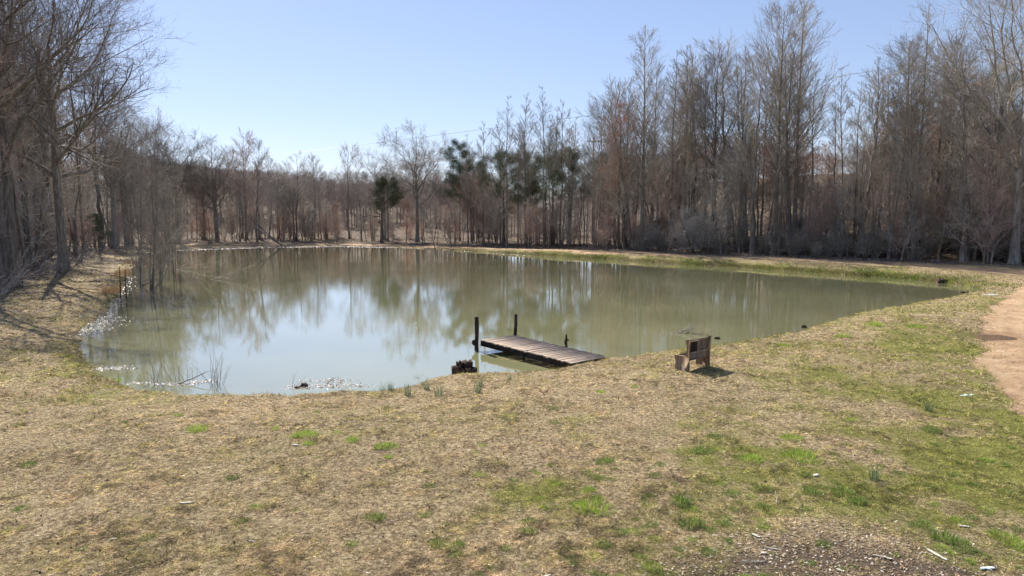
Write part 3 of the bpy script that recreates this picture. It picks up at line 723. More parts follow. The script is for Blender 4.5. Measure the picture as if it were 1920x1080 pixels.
# the wood itself: random trees behind the treeline, sized to the skyline of the photograph
sky_px = [(-400, -100), (0, 40), (120, 120), (200, 235), (260, 285), (330, 300), (420, 310), (520, 318), (620, 330), (700, 335), (800, 330), (880, 330), (960, 345), (1040, 345), (1090, 320), (1150, 275), (1220, 260), (1320, 250), (1400, 250), (1500, 280), (1570, 290), (1650, 260), (1750, 235), (1850, 215), (2000, 180), (2400, 100)]
SX = [a for a, _ in sky_px]; SYv = [b for _, b in sky_px]
def fill(n, keys, bmin, bmax, label, group, cat, kmin, kmax, pxlo=-160, pxhi=2080, hcap=30, gap=1.6, seed=1, power=1.0, fixedH=None, sky=None):
    g = np.random.default_rng(seed); pts = []; tries = 0
    while len(pts) < n and tries < n * 60:
        tries += 1
        px = pxlo + (pxhi - pxlo) * g.random(); back = bmin + (bmax - bmin) * g.random() ** power
        if px < 215:
            Y = 34 + 80 * g.random(); x = xat(px, Y)
        else:
            Y = treeY(px, back); x = xat(px, Y)
        if any((x - a) ** 2 + (Y - b) ** 2 < gap * gap for a, b in pts[-400:]): continue
        h, d, wd = fields(np.array([x]), np.array([Y]))
        if wd[0] < bmin or wd[0] > bmax + 6: continue
        if px < 215 and wd[0] < 1.2: continue
        z = float(h[0]); pts.append((x, Y))
        key = keys[g.integers(len(keys))]
        if fixedH: H = (fixedH[0] + (fixedH[1] - fixedH[0]) * g.random()) * (.8 if 215 < px < 880 else 1)
        else:
            top = np.interp(px, SX, SYv) + g.normal(0, 22) + 30 * g.random() if sky is None else np.interp(px, [a for a, _ in sky], [b for _, b in sky]) + g.normal(0, 14) + 30 * g.random()
            if sky is None and 215 < px < 880: top += 34 + 20 * g.random()
            H = (zat(top, Y) - z) * (kmin + (kmax - kmin) * g.random()); H = float(np.clip(H, 5, hcap))
        s = H / PH[key]
        plant(key, x, Y, s * (.85 + .3 * g.random()), g.random() * 6.28, label, cat, group, z, s, (g.normal(0, .05), g.normal(0, .06)))
fill(295, W, 1.0, 26, 'one of the many slender bare trees crowded together in the wood round the pond', 'slender bare trees of the crowded wood', 'tree', .75, 1.0, seed=11, power=1.2, gap=1.5)
fill(200, ['sap0', 'sap1', 'sap2', 'sap3'], .3, 14, 'one of the many low bare saplings in the undergrowth at the edge of the wood', 'bare saplings at the edge of the wood', 'sapling', 1, 1, seed=12, gap=.9, fixedH=(3.5, 8))
fill(46, ['bush0', 'bush1', 'bush2'], .4, 6, 'one of the olive leaved bushes along the foot of the wood', 'olive bushes along the foot of the wood', 'bush', 1, 1, seed=13, gap=1., fixedH=(1.0, 2.6), pxlo=1100)
fill(16, ['brush'], .6, 9, 'one of the tangled dark thicket shrubs under the trees', 'tangled thicket shrubs under the trees', 'shrub', 1, 1, seed=14, gap=1.6, fixedH=(2.5, 5.5), pxlo=1150)
fill(34, ['sap0', 'sap1', 'sap3', 'wood6'], 1.2, 12, 'one of the pale twigged small trees crowding under the big oaks of the left wood', 'pale twigged small trees of the left wood', 'tree', 1, 1, seed=15, gap=1.8, fixedH=(7, 12), pxlo=-120, pxhi=214)

fill(38, ['pop_thin', 'pop_thin2', 'pop_wide', 'pop_dense', 'wood3'], 1.0, 20, 'one of the tall slim bare trees standing above the lower wood along the far track', 'tall slim bare trees above the lower wood', 'tree', .93, 1.0, 1085, 2000, 30, 1.8, 21, sky=[(1085, 200), (1200, 120), (1300, 115), (1400, 90), (1480, 60), (1560, 150), (1620, 140), (1700, 85), (1800, 95), (1900, 60), (2000, 60)])
fill(18, ['wood0', 'wood3', 'wood2', 'oak_round'], 1.0, 14, 'one of the round topped bare trees standing above the wood on the far shore', 'round topped bare trees on the far shore', 'tree', .95, 1.0, 225, 720, 30, 3, 22, sky=[(225, 250), (340, 275), (460, 285), (560, 312), (650, 305), (720, 315)])
fill(14, ['pop_thin', 'pop_thin2'], 1.0, 12, 'one of the slim bare trees among the taller slim row before the pines', 'slim bare trees before the pines', 'tree', .9, 1.0, 880, 1100, 30, 1.6, 23, sky=[(880, 240), (950, 200), (1060, 210), (1100, 250)])
# the far woods read as one mass
def far_woods():
    g = np.random.default_rng(99); base = []
    for i in range(4):
        T = trunk(13, .13, 6, .05, taper=.15, rg=g)
        A = sprout(T, 16, .3, .98, R(50), .2, .32, 4, .05, .1, .5, .03, .4, lambda t: np.clip((1.05 - t) ** .5, .1, 1), absL=13, rg=g)
        B_ = sprout(A, 7, .15, .98, R(40), .3, .5, 3, .05, .15, .6, .02, .6, rg=g)
        C_ = sprout(B_, 5, .1, .98, R(40), .3, .5, 2, 0, .1, .7, .016, .7, rg=g)
        base.append(merge([(T, 4), (A, 3), (B_, 3), (C_, 3)]))
    V = []; Q = []; n = 0; cnt = 0
    while cnt < 1350:
        px = (-250 + 2400 * g.random()) if g.random() < .62 else (215 + 700 * g.random()); back = (42 + 130 * g.random()) if px < 880 else 12 + 110 * g.random() ** 1.3
        Y = treeY(max(px, 215), back) if px > 215 else 80 + 130 * g.random()
        x = xat(px, Y); h, d, wd = fields(np.array([x]), np.array([Y]))
        if wd[0] < (25 if 215 < px < 880 else 13): continue
        v, q = base[g.integers(4)]; a = g.random() * 6.28; s = .75 + .4 * g.random()
        if 880 < px < 1140: s *= .7
        top = zat(np.interp(px, SX, SYv) + 8, Y); s = min(s, max((top - h[0]) / 13.0, .35))
        ca, sa = math.cos(a), math.sin(a)
        v2 = np.stack([v[:, 0] * ca - v[:, 1] * sa, v[:, 0] * sa + v[:, 1] * ca, v[:, 2]], 1) * s + [x, Y, float(h[0])]
        V.append(v2); Q.append(q + n); n += len(v); cnt += 1
    o = link('far_woods', raw_mesh('far_woods', np.vstack(V), [np.vstack(Q)], [M['woods']]))
    tag(o, 'brown mass of far bare woods on the rising ground', 'woods', None, 'stuff')
far_woods()

# ------------------------------------------------------------------ grass and ground cover
def blade_mesh(pos, L, wdt, dirv, col):
    n = len(pos)
    side = norm(np.cross(dirv, np.random.default_rng(1).normal(0, 1, (n, 3))))
    V = np.stack([pos - side * wdt[:, None], pos + side * wdt[:, None], pos + dirv * L[:, None]], 1).reshape(-1, 3)
    return V, np.arange(n * 3).reshape(-1, 3), np.repeat(col, 3, 0)
PAL_STRAW = np.array([(.62, .51, .33), (.44, .34, .21), (.26, .18, .11), (.74, .66, .50), (.11, .075, .05), (.48, .37, .27), (.56, .47, .22), (.16, .11, .09)])
PAL_GREEN = np.array([(.27, .29, .06), (.16, .20, .04), (.38, .38, .10), (.12, .15, .05), (.44, .43, .14), (.22, .25, .09)])
def thatch():
    g = np.random.default_rng(5); n = 1100000
    r = 7.5 * (70 / 7.5) ** (g.random(n) ** 1.15); th = (g.random(n) - .5) * R(88)
    x = r * np.sin(th); y = r * np.cos(th)
    keep = (fbm(x, y, 2.0, 3, 13) + .35 * g.random(n)) > .48
    x, y, r = x[keep], y[keep], r[keep]
    h, d, wd = fields(x, y)
    pth = sdist(PATH, x, y) + (fbm(x, y, 1.1, 4) - .5) * 1.0; rd = pline_dist(ROAD, x, y); chip = sdist(CHIP, x, y)
    px0, py0 = PUD
    ok = (d > .03) & ((d > .3) | (g.random(len(x)) < 1.6 * (fbm(x, y, 1.6, 3, 33) - .25))) & (wd < 0) & ((pth > -.1) | (g.random(len(x)) < .02 + .25 * np.clip(1 + pth / .9, 0, 1) * (fbm(x, y, 1.5, 3, 71) > .5))) & (rd > 2.2) & ((chip > 0) | (g.random(len(x)) < .35)) & (((x - px0) / 1.3) ** 2 + ((y - py0) / .9) ** 2 > 1)
    x, y, r, h, d, wd = [a[ok] for a in (x, y, r, h, d, wd)]
    n = len(x)
    gm = greenmask(x, y, d, wd)
    isg = (g.random(n) < (gm + .9 * (fbm(x, y, 2.4, 3, 2) - .5)) * .72)
    col = np.where(isg[:, None], PAL_GREEN[g.integers(len(PAL_GREEN), size=n)], PAL_STRAW[g.integers(len(PAL_STRAW), size=n)])
    clump = .35 + 1.3 * np.clip((fbm(x, y, 7.0, 3, 41) - .5) * 2.2 + .5, 0, 1)
    col = col * (.8 + .4 * g.random((n, 1))) * ((.82 + .36 * fbm(x, y, .6, 3, 21)) * clump)[:, None] * np.array([[1.08, 1.02, .94]])
    k = np.clip(r / 13, .8, 3.5)
    az = g.random(n) * 6.28; el = np.where(isg, .3 + .7 * g.random(n), .05 + .5 * g.random(n) ** 1.5)
    dv = np.stack([np.cos(az) * np.cos(el), np.sin(az) * np.cos(el), np.sin(el)], 1)
    L = (.022 + .045 * g.random(n)) * np.clip(r / 16, .9, 1.8) * (.5 + 2.2 * np.clip((fbm(x, y, 2.3, 3, 51) - .38) * 2.5, 0, 1)); wdt = (.0022 + .0028 * g.random(n)) * k
    V, T, c = blade_mesh(np.stack([x, y, h + .004], 1), L, wdt, dv, col)
    o = link('winter_grass', raw_mesh('winter_grass', V, [T], [M['blade']], col=c))
    tag(o, 'short dry winter grass thatch flecked with green', 'grass', None, 'stuff')
thatch()
def bank_growth():
    """taller grass and weeds along the waterline and the far bank"""
    g = np.random.default_rng(6); P_, L_, W_, D_, C_ = [], [], [], [], []
    def add(x, y, z, L, wd_, el, col):
        n = len(x); az = g.random(n) * 6.28
        P_.append(np.stack([x, y, z], 1)); L_.append(L); W_.append(wd_); C_.append(col)
        D_.append(np.stack([np.cos(az) * np.cos(el), np.sin(az) * np.cos(el), np.sin(el)], 1))
    per = np.vstack([POND, POND[:1]]); seg = np.linalg.norm(np.diff(per, axis=0), axis=1); cum = np.concatenate([[0], np.cumsum(seg)])
    def along(n):
        s = g.random(n) * cum[-1]; i = np.searchsorted(cum, s) - 1; f = ((s - cum[i]) / seg[i])[:, None]
        return per[i] * (1 - f) + per[i + 1] * f
    # near and left shore: sparse stems
    p = along(90000) + g.normal(0, .6, (90000, 2)); x, y = p[:, 0], p[:, 1]
    h, d, wd = fields(x, y); rightfar = sstep(42, 58, y) * sstep(-25, 5, x) > .5
    pat = fbm(x, y, 1.3, 3, 31)
    m = (d > .02) & (d < 1.3) & ~rightfar & (pat > .5) & (y < 60)
    n = m.sum(); isg = g.random(n) < .45
    col = np.where(isg[:, None], PAL_GREEN[g.integers(len(PAL_GREEN), size=n)], np.array([(.25, .18, .11)]) * (.4 + 1.2 * g.random((n, 1))))
    add(x[m], y[m], h[m], (.04 + .11 * g.random(n)) * (pat[m] * 1.6), .003 + .003 * g.random(n), .7 + .8 * g.random(n), col)
    # far right bank: thick green growth hanging to the water
    n0 = 170000; p = along(n0) ; p = p + g.normal(0, 1.3, (n0, 2)); x, y = p[:, 0], p[:, 1]
    h, d, wd = fields(x, y); rd = pline_dist(ROAD, x, y)
    m = (d > -.12) & (d < 3.2) & (rd > 1.6 + .6 * g.random(n0)) & (sstep(40, 52, y) * sstep(-25, -8, x) > g.random(n0)) & (fbm(x, y, .9, 3, 8) + .2 * g.random(n0) > .47)
    n = m.sum(); gr = PAL_GREEN[g.integers(len(PAL_GREEN), size=n)] * np.array([[.42, .56, .42]]) * (.55 + .9 * fbm(x[m], y[m], .8, 3, 17))[:, None]  # greens darkened: shade of the slope facing from the sun is in the colour
    st = PAL_STRAW[g.integers(len(PAL_STRAW), size=n)] * .8
    col = np.where((g.random(n) < (.62 * sstep(-8, 8, x[m]) + .1) * (fbm(x[m], y[m], .5, 3, 27) * 2.4 - .3))[:, None], gr, st)
    add(x[m], y[m], np.maximum(h[m], .02), (.08 + .22 * g.random(n)) * (fbm(x[m], y[m], .5, 2, 3) * 1.7), .008 + .01 * g.random(n), .5 + .9 * g.random(n), col)
    # rusty sedge on the left bank
    cx, cy = P(228, 515, .2)
    for (qx, qy, sx, sy, nn_) in [(226, 508, .7, 4.0, 5000), (212, 540, .6, 2.2, 2600), (236, 490, .6, 4, 2000)]:
        cx, cy = P(qx, qy, .3)
        x = cx + g.normal(0, sx, nn_); y = cy + g.normal(0, sy, nn_); h, d, wd = fields(x, y); m = (d > 0) & (d < 1.1); n = m.sum()
        col = np.array([(.38, .21, .11), (.42, .30, .17), (.25, .16, .10), (.46, .36, .22)])[g.integers(4, size=n)] * (.5 + .8 * g.random((n, 1)))
        add(x[m], y[m], h[m], .15 + .4 * g.random(n), .005 + .006 * g.random(n), .9 + .5 * g.random(n), col)
    V, T, c = blade_mesh(np.vstack(P_), np.concatenate(L_), np.concatenate(W_), np.vstack(D_), np.vstack(C_))
    o = link('bank_growth', raw_mesh('bank_growth', V, [T], [M['blade']], col=c)); tag(o, 'ragged weeds and sedge along the pond bank', 'weeds', None, 'stuff')
bank_growth()
def leaf_litter():
    g = np.random.default_rng(8); xs, ys, cs, ss = [], [], [], []
    pal = np.array([(.42, .30, .20), (.30, .19, .11), (.46, .38, .31), (.20, .14, .10), (.50, .45, .40)])
    # woods floor and left lane
    n = 160000; px = -100 + 2150 * g.random(n); b = 30 * g.random(n) ** 1.3
    y = np.where(px > 215, treeY(px, b - 1.0), 34 + 66 * g.random(n)); x = xat(px, y)
    h, d, wd = fields(x, y); pat = fbm(x, y, .35, 3, 3)
    m = (wd > -.8) | ((x < -18) & (d > .3) & (pat + .25 * g.random(n) > .68)) ; m &= pline_dist(ROAD, x, y) > 1.8
    xs.append(x[m]); ys.append(y[m]); ss.append(.05 + .06 * g.random(m.sum()))
    # chips and leaves lower right
    n = 9000; c0 = CHIP.mean(0); x = c0[0] + g.normal(0, 2.6, n); y = c0[1] + g.normal(0, 1.4, n); m = sdist(CHIP, x, y) < .4 * g.random(n)
    xs.append(x[m]); ys.append(y[m]); ss.append(.010 + .018 * g.random(m.sum()))
    n = 5200; pb = PATH.min(0); pt = PATH.max(0); x = pb[0] + (pt[0] - pb[0]) * g.random(n); y = pb[1] + (pt[1] - pb[1]) * g.random(n); m = (sdist(PATH, x, y) < .2) & (fbm(x, y, .8, 3, 81) > .42) & (((x - PUD[0]) / 1.1) ** 2 + ((y - PUD[1]) / 1.0) ** 2 > 1)
    xs.append(x[m]); ys.append(y[m]); ss.append(.008 + .02 * g.random(m.sum()) ** 2)
    # stray leaves over the lawn
    n = 9000; r = 8 + 26 * g.random(n); th = (g.random(n) - .5) * R(84); x = r * np.sin(th); y = r * np.cos(th); h, d, wd = fields(x, y); m = (d > .1) & (sdist(PATH, x, y) > -.2) & (fbm(x, y, .8, 3, 6) > .45)
    xs.append(x[m]); ys.append(y[m]); ss.append(.008 + .022 * g.random(m.sum()))
    x = np.concatenate(xs); y = np.concatenate(ys); s = np.concatenate(ss); n = len(x); h, _, _ = fields(x, y)
    a = g.random(n) * 6.28; u = np.stack([np.cos(a), np.sin(a), g.normal(0, .3, n)], 1); v = norm(np.cross(u, np.stack([g.normal(0, .35, n), g.normal(0, .35, n), np.ones(n)], 1)))
    c = np.stack([x, y, h + .012], 1); s = s[:, None]
    V = np.stack([c - u * s, c + v * s * .5, c + u * s, c - v * s * .5], 1).reshape(-1, 3)
    col = np.repeat(pal[g.integers(len(pal), size=n)] * (.7 + .6 * g.random((n, 1))), 4, 0)
    o = link('leaf_litter', raw_mesh('leaf_litter', V, [np.arange(n * 4).reshape(-1, 4)], [M['litter']], col=col)); tag(o, 'brown leaf litter under the trees and blown over the lawn', 'leaf litter', None, 'stuff')
leaf_litter()
def dark_specks():
    """spiky seed balls lying on the lawn, most at the left"""
    g = np.random.default_rng(17); n = 2400
    r = 8 + 17 * g.random(n) ** 1.2; th = -R(42) + R(84) * g.random(n) ** 1.6; x = r * np.sin(th); y = r * np.cos(th)
    h, d, wd = fields(x, y); m = (d > .3) & (sdist(PATH, x, y) > .3) & (fbm(x, y, .7, 3, 61) + .3 * g.random(n) > .68); x, y, h = x[m], y[m], h[m]; n = len(x)
    o = np.array([(1, 0, 0), (-1, 0, 0), (0, 1, 0), (0, -1, 0), (0, 0, 1), (0, 0, -1)], float)
    f = np.array([(0, 2, 4), (2, 1, 4), (1, 3, 4), (3, 0, 4), (2, 0, 5), (1, 2, 5), (3, 1, 5), (0, 3, 5)])
    s = (.007 + .013 * g.random(n) ** 2)[:, None, None]
    V = (np.stack([x, y, h + .015], 1)[:, None] + (o[None] * (1 + g.normal(0, .25, (n, 6, 1)))) * s).reshape(-1, 3)
    T = (f[None] + (np.arange(n) * 6)[:, None, None]).reshape(-1, 3)
    tag(link('seed_litter', raw_mesh('seed_litter', V, [T], [M['stump']])), 'small dark seed balls scattered on the lawn', 'seed litter', None, 'stuff')
dark_specks()
def shore_glints():
    """pale floating leaf flakes that stand in for sun glints at the margins"""
    g = np.random.default_rng(18); X, Y, S = [], [], []
    def band(px_pts, n, sx, sy, z=.0):
        pp = np.array([P(a, b, 0) for a, b in px_pts]); k = g.integers(len(pp) - 1, size=n); f = g.random(n)[:, None]
        q = pp[k] * (1 - f) + pp[k + 1] * f; X.append(q[:, 0] + g.normal(0, sx, n)); Y.append(q[:, 1] + g.normal(0, sy, n)); S.append(np.full(n, sx))
    band([(310, 470.5), (400, 467), (500, 464), (640, 462), (740, 464)], 9000, .3, .9)
    band([(740, 464), (860, 470), (1000, 480)], 700, .3, .2)
    band([(240, 520), (222, 560), (190, 590), (158, 618), (150, 634)], 2600, .22, .5)
    band([(190, 592), (215, 600), (200, 612), (170, 630)], 900, .35, .35)
    band([(180, 692), (235, 690)], 700, .25, .15)
    band([(250, 718), (340, 722), (395, 714)], 700, .2, .1)
    band([(545, 727), (620, 722), (680, 724)], 900, .25, .16)
    band([(575, 715), (650, 712)], 260, .3, .12)
    band([(1430, 500), (1500, 507)], 120, .3, .2)
    x = np.concatenate(X); y = np.concatenate(Y); h, d, wd = fields(x, y); m = (d < .12); x, y = x[m], y[m]; n = len(x)
    a = g.random(n) * 6.28; u = np.stack([np.cos(a), np.sin(a), g.normal(0, .25, n)], 1); v = norm(np.cross(u, np.stack([g.normal(0, .3, n), g.normal(0, .3, n), np.ones(n)], 1)))
    s = (.012 + .03 * g.random(n) ** 2)[:, None] * np.clip(y / 28, .9, 2.6)[:, None]
    c = np.stack([x, y, np.maximum(h[m], 0) + .012], 1)
    V = np.stack([c - u * s, c + v * s * .5, c + u * s, c - v * s * .5], 1).reshape(-1, 3)
    tag(link('shore_glint_flakes', raw_mesh('shore_glint_flakes', V, [np.arange(n * 4).reshape(-1, 4)], [M['glint']])), 'pale floating leaf flakes standing in for sun glints along the pond margins', 'flotsam', None, 'stuff')
shore_glints()

# ------------------------------------------------------------------ grass tufts one by one
def tuft_mesh(seed, n, rad, L, pal, spread=.7, w_=.004):
    g = np.random.default_rng(seed); r = rad * np.sqrt(g.random(n)); a = g.random(n) * 6.28
    px_, py_ = r * np.cos(a), r * np.sin(a)
    az = a + g.normal(0, .9, n); el = R(88) - spread * (r / rad) * (.4 + g.random(n)); Ln = L * (.5 + .7 * g.random(n)) * (1.1 - .5 * r / rad)
    d1 = np.stack([np.cos(az) * np.cos(el), np.sin(az) * np.cos(el), np.sin(el)], 1); el2 = el - .5 * g.random(n)
    d2 = np.stack([np.cos(az) * np.cos(el2), np.sin(az) * np.cos(el2), np.sin(el2)], 1)
    side = norm(np.cross(d1, [0, 0, 1.]) + g.normal(0, .4, (n, 3))) * w_
    p0 = np.stack([px_, py_, np.full(n, -.02)], 1); p1 = p0 + d1 * Ln[:, None] * .55; p2 = p1 + d2 * Ln[:, None] * .45
    V = np.stack([p0 - side, p0 + side, p1 + side * .8, p1 - side * .8, p2], 1).reshape(-1, 3)
    b = np.arange(n)[:, None] * 5
    col = np.repeat(pal[g.integers(len(pal), size=n)] * (.75 + .5 * g.random((n, 1))), 5, 0)
    return raw_mesh('grass_tuft', V, [b + np.array([[3, 2, 4]]), b + np.array([[0, 1, 2, 3]])], [M['blade']], col=col)
BRIGHT = np.array([(.24, .38, .04), (.32, .46, .06), (.16, .28, .03), (.40, .50, .10)])
DEEP = np.array([(.13, .22, .04), (.18, .27, .06), (.09, .15, .035), (.26, .33, .09)])
BLUEG = np.array([(.10, .15, .09), (.16, .22, .13), (.07, .11, .06), (.22, .26, .15)])
TM = {'bright': [tuft_mesh(s, 420, .30, .15, BRIGHT, .9) for s in (1, 2, 3)], 'deep': [tuft_mesh(s, 260, .16, .13, DEEP, .8) for s in (4, 5, 6)], 'reed': [tuft_mesh(s, 70, .12, .42, BLUEG, .35, .005) for s in (7, 8)]}
def tuft(kind, px, py, s, label, i=0, sy=None):
    x, y = P(px, py, .5)
    for _ in range(3): x, y = P(px, py, max(hgt(x, y), .02))
    o = link('grass_tuft', TM[kind][i % len(TM[kind])], None, (x, y, hgt(x, y)), (0, 0, (i * 1.9) % 6.28), (s * 1.0, s * .8, s * 1.25 if sy is None else sy))
    tag(o, label, 'grass tuft', 'single grass tufts on the lawn'); return o
for i, (k, px, py, s, lab) in enumerate([
    ('bright', 370, 806, 1.0, 'large bright green grass tuft alone on the left of the lawn'),
    ('bright', 516, 804, .45, 'small bright green tuft left of the pair of tufts'),
    ('bright', 571, 817, 1.0, 'wide bright green tuft, upper one of the pair below the shore'),
    ('bright', 577, 832, .5, 'small bright green tuft just below the wide one'),
    ('bright', 660, 825, .65, 'medium bright green tuft between the pair and the tall one'),
    ('bright', 724, 838, .85, 'tall yellow green tuft with a twig beside it'),
    ('bright', 729, 857, .4, 'little green tuft just under the yellow green one'),
    ('bright', 487, 731, .65, 'bright green tuft at the water edge on the near shore'),
    ('bright', 219, 712, .6, 'bright green tuft at the water edge near the left corner'),
    ('bright', 236, 720, .5, 'low green tuft right of the one in the left corner of the shore'),
    ('deep', 1316, 848, 1.3, 'deep green tuft right of centre on the lawn'),
    ('deep', 1338, 820, 1.1, 'deep green tuft above the one right of centre'),
    ('deep', 1134, 867, 1.2, 'deep green tuft in mid lawn below the dock'),
    ('bright', 1112, 955, 1.15, 'wide bright green clump in the lower middle of the lawn'),
    ('bright', 1105, 920, .5, 'small bright tuft above the wide clump'),
    ('deep', 703, 972, 1.0, 'green tuft in the lower lawn left of centre'),
    ('deep', 820, 1024, 1.0, 'left of two round green tufts near the bottom edge'),
    ('deep', 856, 1026, .9, 'right of two round green tufts near the bottom edge'),
    ('deep', 993, 998, .8, 'dark green tuft in the lower middle'),
    ('deep', 1273, 942, 1.2, 'dark green tuft right of the wide clump'),
    ('deep', 1298, 984, 1.2, 'dark green tuft below and right of the wide clump'),
    ('bright', 1505, 860, 1.4, 'broad bright green patch of grass in the right lawn'),
    ('bright', 1410, 862, .9, 'bright tuft left of the broad green patch'),
    ('bright', 1485, 822, .8, 'bright tuft above the broad green patch'),
    ('deep', 1577, 925, 1.3, 'dark green tuft over the wood chips at lower right'),
    ('deep', 1610, 942, 1.1, 'dark green tuft right of the one over the wood chips'),
    ('deep', 1525, 925, 1.0, 'dark green tuft left of the one over the wood chips'),
    ('deep', 1804, 1028, 1.2, 'deep green tuft beside the large pale wood splinter'),
    ('deep', 1772, 1012, 1.3, 'flat deep green tuft above the large pale wood splinter'),
    ('bright', 1885, 1012, .9, 'bright tuft near the lower right corner'),
    ('deep', 1745, 808, 1.4, 'green tuft in the thick grass left of the dirt path'),
    ('bright', 1720, 614, 1.3, 'leafy green clump on the lawn left of the puddle'),
    ('bright', 1640, 610, 1.6, 'bright green patch of grass near the right shore'),
    ('bright', 1580, 632, 1.2, 'green patch between the bench and the right shore'),
    ('bright', 1230, 656, .7, 'small green tuft at the shore left of the bench'),
    ('bright', 1178, 662, .5, 'small green tuft at the shore right of the dock'),
    ('bright', 1125, 735, .5, 'small bright tuft on the lawn below the dock'),
    ('bright', 1190, 725, .45, 'faint green tuft between dock and bench below the shore'),
    ('bright', 1470, 648, .9, 'green tuft along the shore right of the bench'),
    ('reed', 765, 742, 1.0, 'rushes upright in front of the near shore, left clump'),
    ('reed', 823, 742, 1.0, 'rushes upright in front of the near shore, tallest clump'),
    ('reed', 800, 730, .8, 'thin rushes between the two clumps near the shore'),
    ('reed', 718, 730, .9, 'grey green rushes at the waterline left of the stump'),
    ('reed', 732, 731, .7, 'short rushes at the waterline by the grey green clump'),
    ('reed', 782, 708, .9, 'rushes at the water edge left of the stump'),
    ('reed', 795, 703, .8, 'small rushes close to the stump at the water edge'),
    ('reed', 895, 735, .9, 'rushes on the lawn below the stump'),
    ('reed', 901, 724, .7, 'shorter rushes on the lawn just below the stump'),
    ('reed', 955, 712, .5, 'small rushes on the lawn below the dock'),
    ('reed', 1740, 770, .8, 'thin blue green grass clump left of the dirt path'),
    ('reed', 1640, 900, .8, 'thin blue green grass clump in the right lawn'),
]): tuft(k, px, py, s, lab, i)
# many lesser tufts of the same grass
def scatter_tufts():
    g = np.random.default_rng(23); k = 0
    while k < 230:
        px = 1920 * g.random(); py = 740 + 400 * g.random()
        pr = .10 + .9 * sstep(800, 1250, px) * sstep(800, 900, py)
        if g.random() > pr: continue
        x, y = P(px, py, .52)
        if sdist(PATH, np.array([x]), np.array([y]))[0] < .2 or sdist(CHIP, np.array([x]), np.array([y]))[0] < -.1 and g.random() < .7: continue
        kind = 'deep' if g.random() < .75 else 'bright'
        s = (.3 + .55 * g.random()) * (1 if kind == 'deep' else .6)
        o = link('grass_tuft', TM[kind][g.integers(3)], None, (x, y, hgt(x, y)), (0, 0, g.random() * 6.28), (s, s, s * .8))
        tag(o, 'one of the many small green grass tufts dotted over the lawn', 'grass tuft', 'small grass tufts dotted over the lawn'); k += 1
scatter_tufts()

# ------------------------------------------------------------------ dock
def build_dock():
    zA, zB = .42, .37
    A = np.array([*P(899, 636, zA), zA]); Bq = np.array([*P(966, 629, zA), zA])
    Cq = np.array([*P(1149, 670, zB), zB]); D = np.array([*P(1062, 678, zB), zB])
    u = ((D + Cq) / 2 - (A + Bq) / 2); L = np.linalg.norm(u); u /= L
    v = (Bq - A + Cq - D) / 2; v -= (v @ u) * u; Wd = np.linalg.norm(v); v /= Wd; w_ = np.cross(u, v)
    root = bpy.data.objects.new('wooden_dock', None); C.objects.link(root)
    O = (A + Bq) / 2; root.location = O
    from mathutils import Matrix
    Rm = Matrix(np.stack([u, v, w_], 1).tolist()); root.rotation_euler = Rm.to_euler()
    tag(root, 'small weathered wooden dock running from the grass out over the water', 'dock')
    b = MB(); n = int(L / .142); pitch = .142; g = np.random.default_rng(31)
    for i in range(n):
        x = (i + .5) * pitch; b.box((x, g.normal(0, .02), -.02 + g.normal(0, .006)), (pitch - .02, Wd + .02, .038), rz=g.normal(0, .008), rx=g.normal(0, .004), bev=.004)
    b.build('deck', M['deck'], root)
    for s in (-1, 1):
        b = MB(); b.box((L / 2 - .05, s * (Wd / 2 - .05), -.14), (L - .02, .06, .20), bev=.008, jit=.003); b.build('beam', M['dwood'], root)
    b = MB(); b.box((.02, 0, -.14), (.06, Wd - .16, .19), bev=.008); b.build('crossbeam', M['dwood'], root)
    b = MB(); b.box((L - .03, 0, -.10), (.06, Wd - .16, .13), bev=.008); b.build('crossbeam', M['dwood'], root)
    def wpt(p): return Rm.transposed() @ (Vector(p) - Vector(O))
    def post(px, ybase, ytop, Yd, wd_, tilt=0, zb=-.9):
        x = xat(px, Yd, .6); zt = zat(ytop, Yd)
        p0 = wpt((x, Yd, zb)); p1 = wpt((x + tilt, Yd, zt))
        g = np.random.default_rng(int(px)); pts = [np.array(p0) * (1 - t) + np.array(p1) * t + g.normal(0, .006, 3) for t in np.linspace(0, 1, 7)]
        b = MB(); b.tube(pts, [wd_ * (1 + g.normal(0, .05)) for _ in range(7)], 9); return b.build('post', M['dwood'], root)
    Ya = A[1] - .02
    post(893.5, 655, 594, Ya, .078)
    # short collar block and knot low on the first post
    x = xat(889, Ya, .4); q = wpt((x, Ya - .02, .30)); b = MB(); b.box(q, (.16, .16, .2), rz=.5, rx=.6, bev=.03, jit=.015); b.build('collar', M['dwood'], root)
    post(964, 629, 589, Bq[1] + .1, .068, .06)
    m = A * .58 + D * .42
    post(982, 682, 667, m[1] - .02, .045)
    # thin cord hanging at the first post
    s0 = np.array(wpt(A + [.05, -.05, -.02])); s1 = np.array(wpt(np.array([*P(916, 661, .0), .0])))
    b = MB(); pts = [s0 * (1 - t) + s1 * t + np.array([0, 0, -.10 * math.sin(math.pi * t)]) for t in np.linspace(0, 1, 8)]
    b.tube(pts, [.006] * 8, 4); b.build('cord', M['wire'], root)
build_dock()

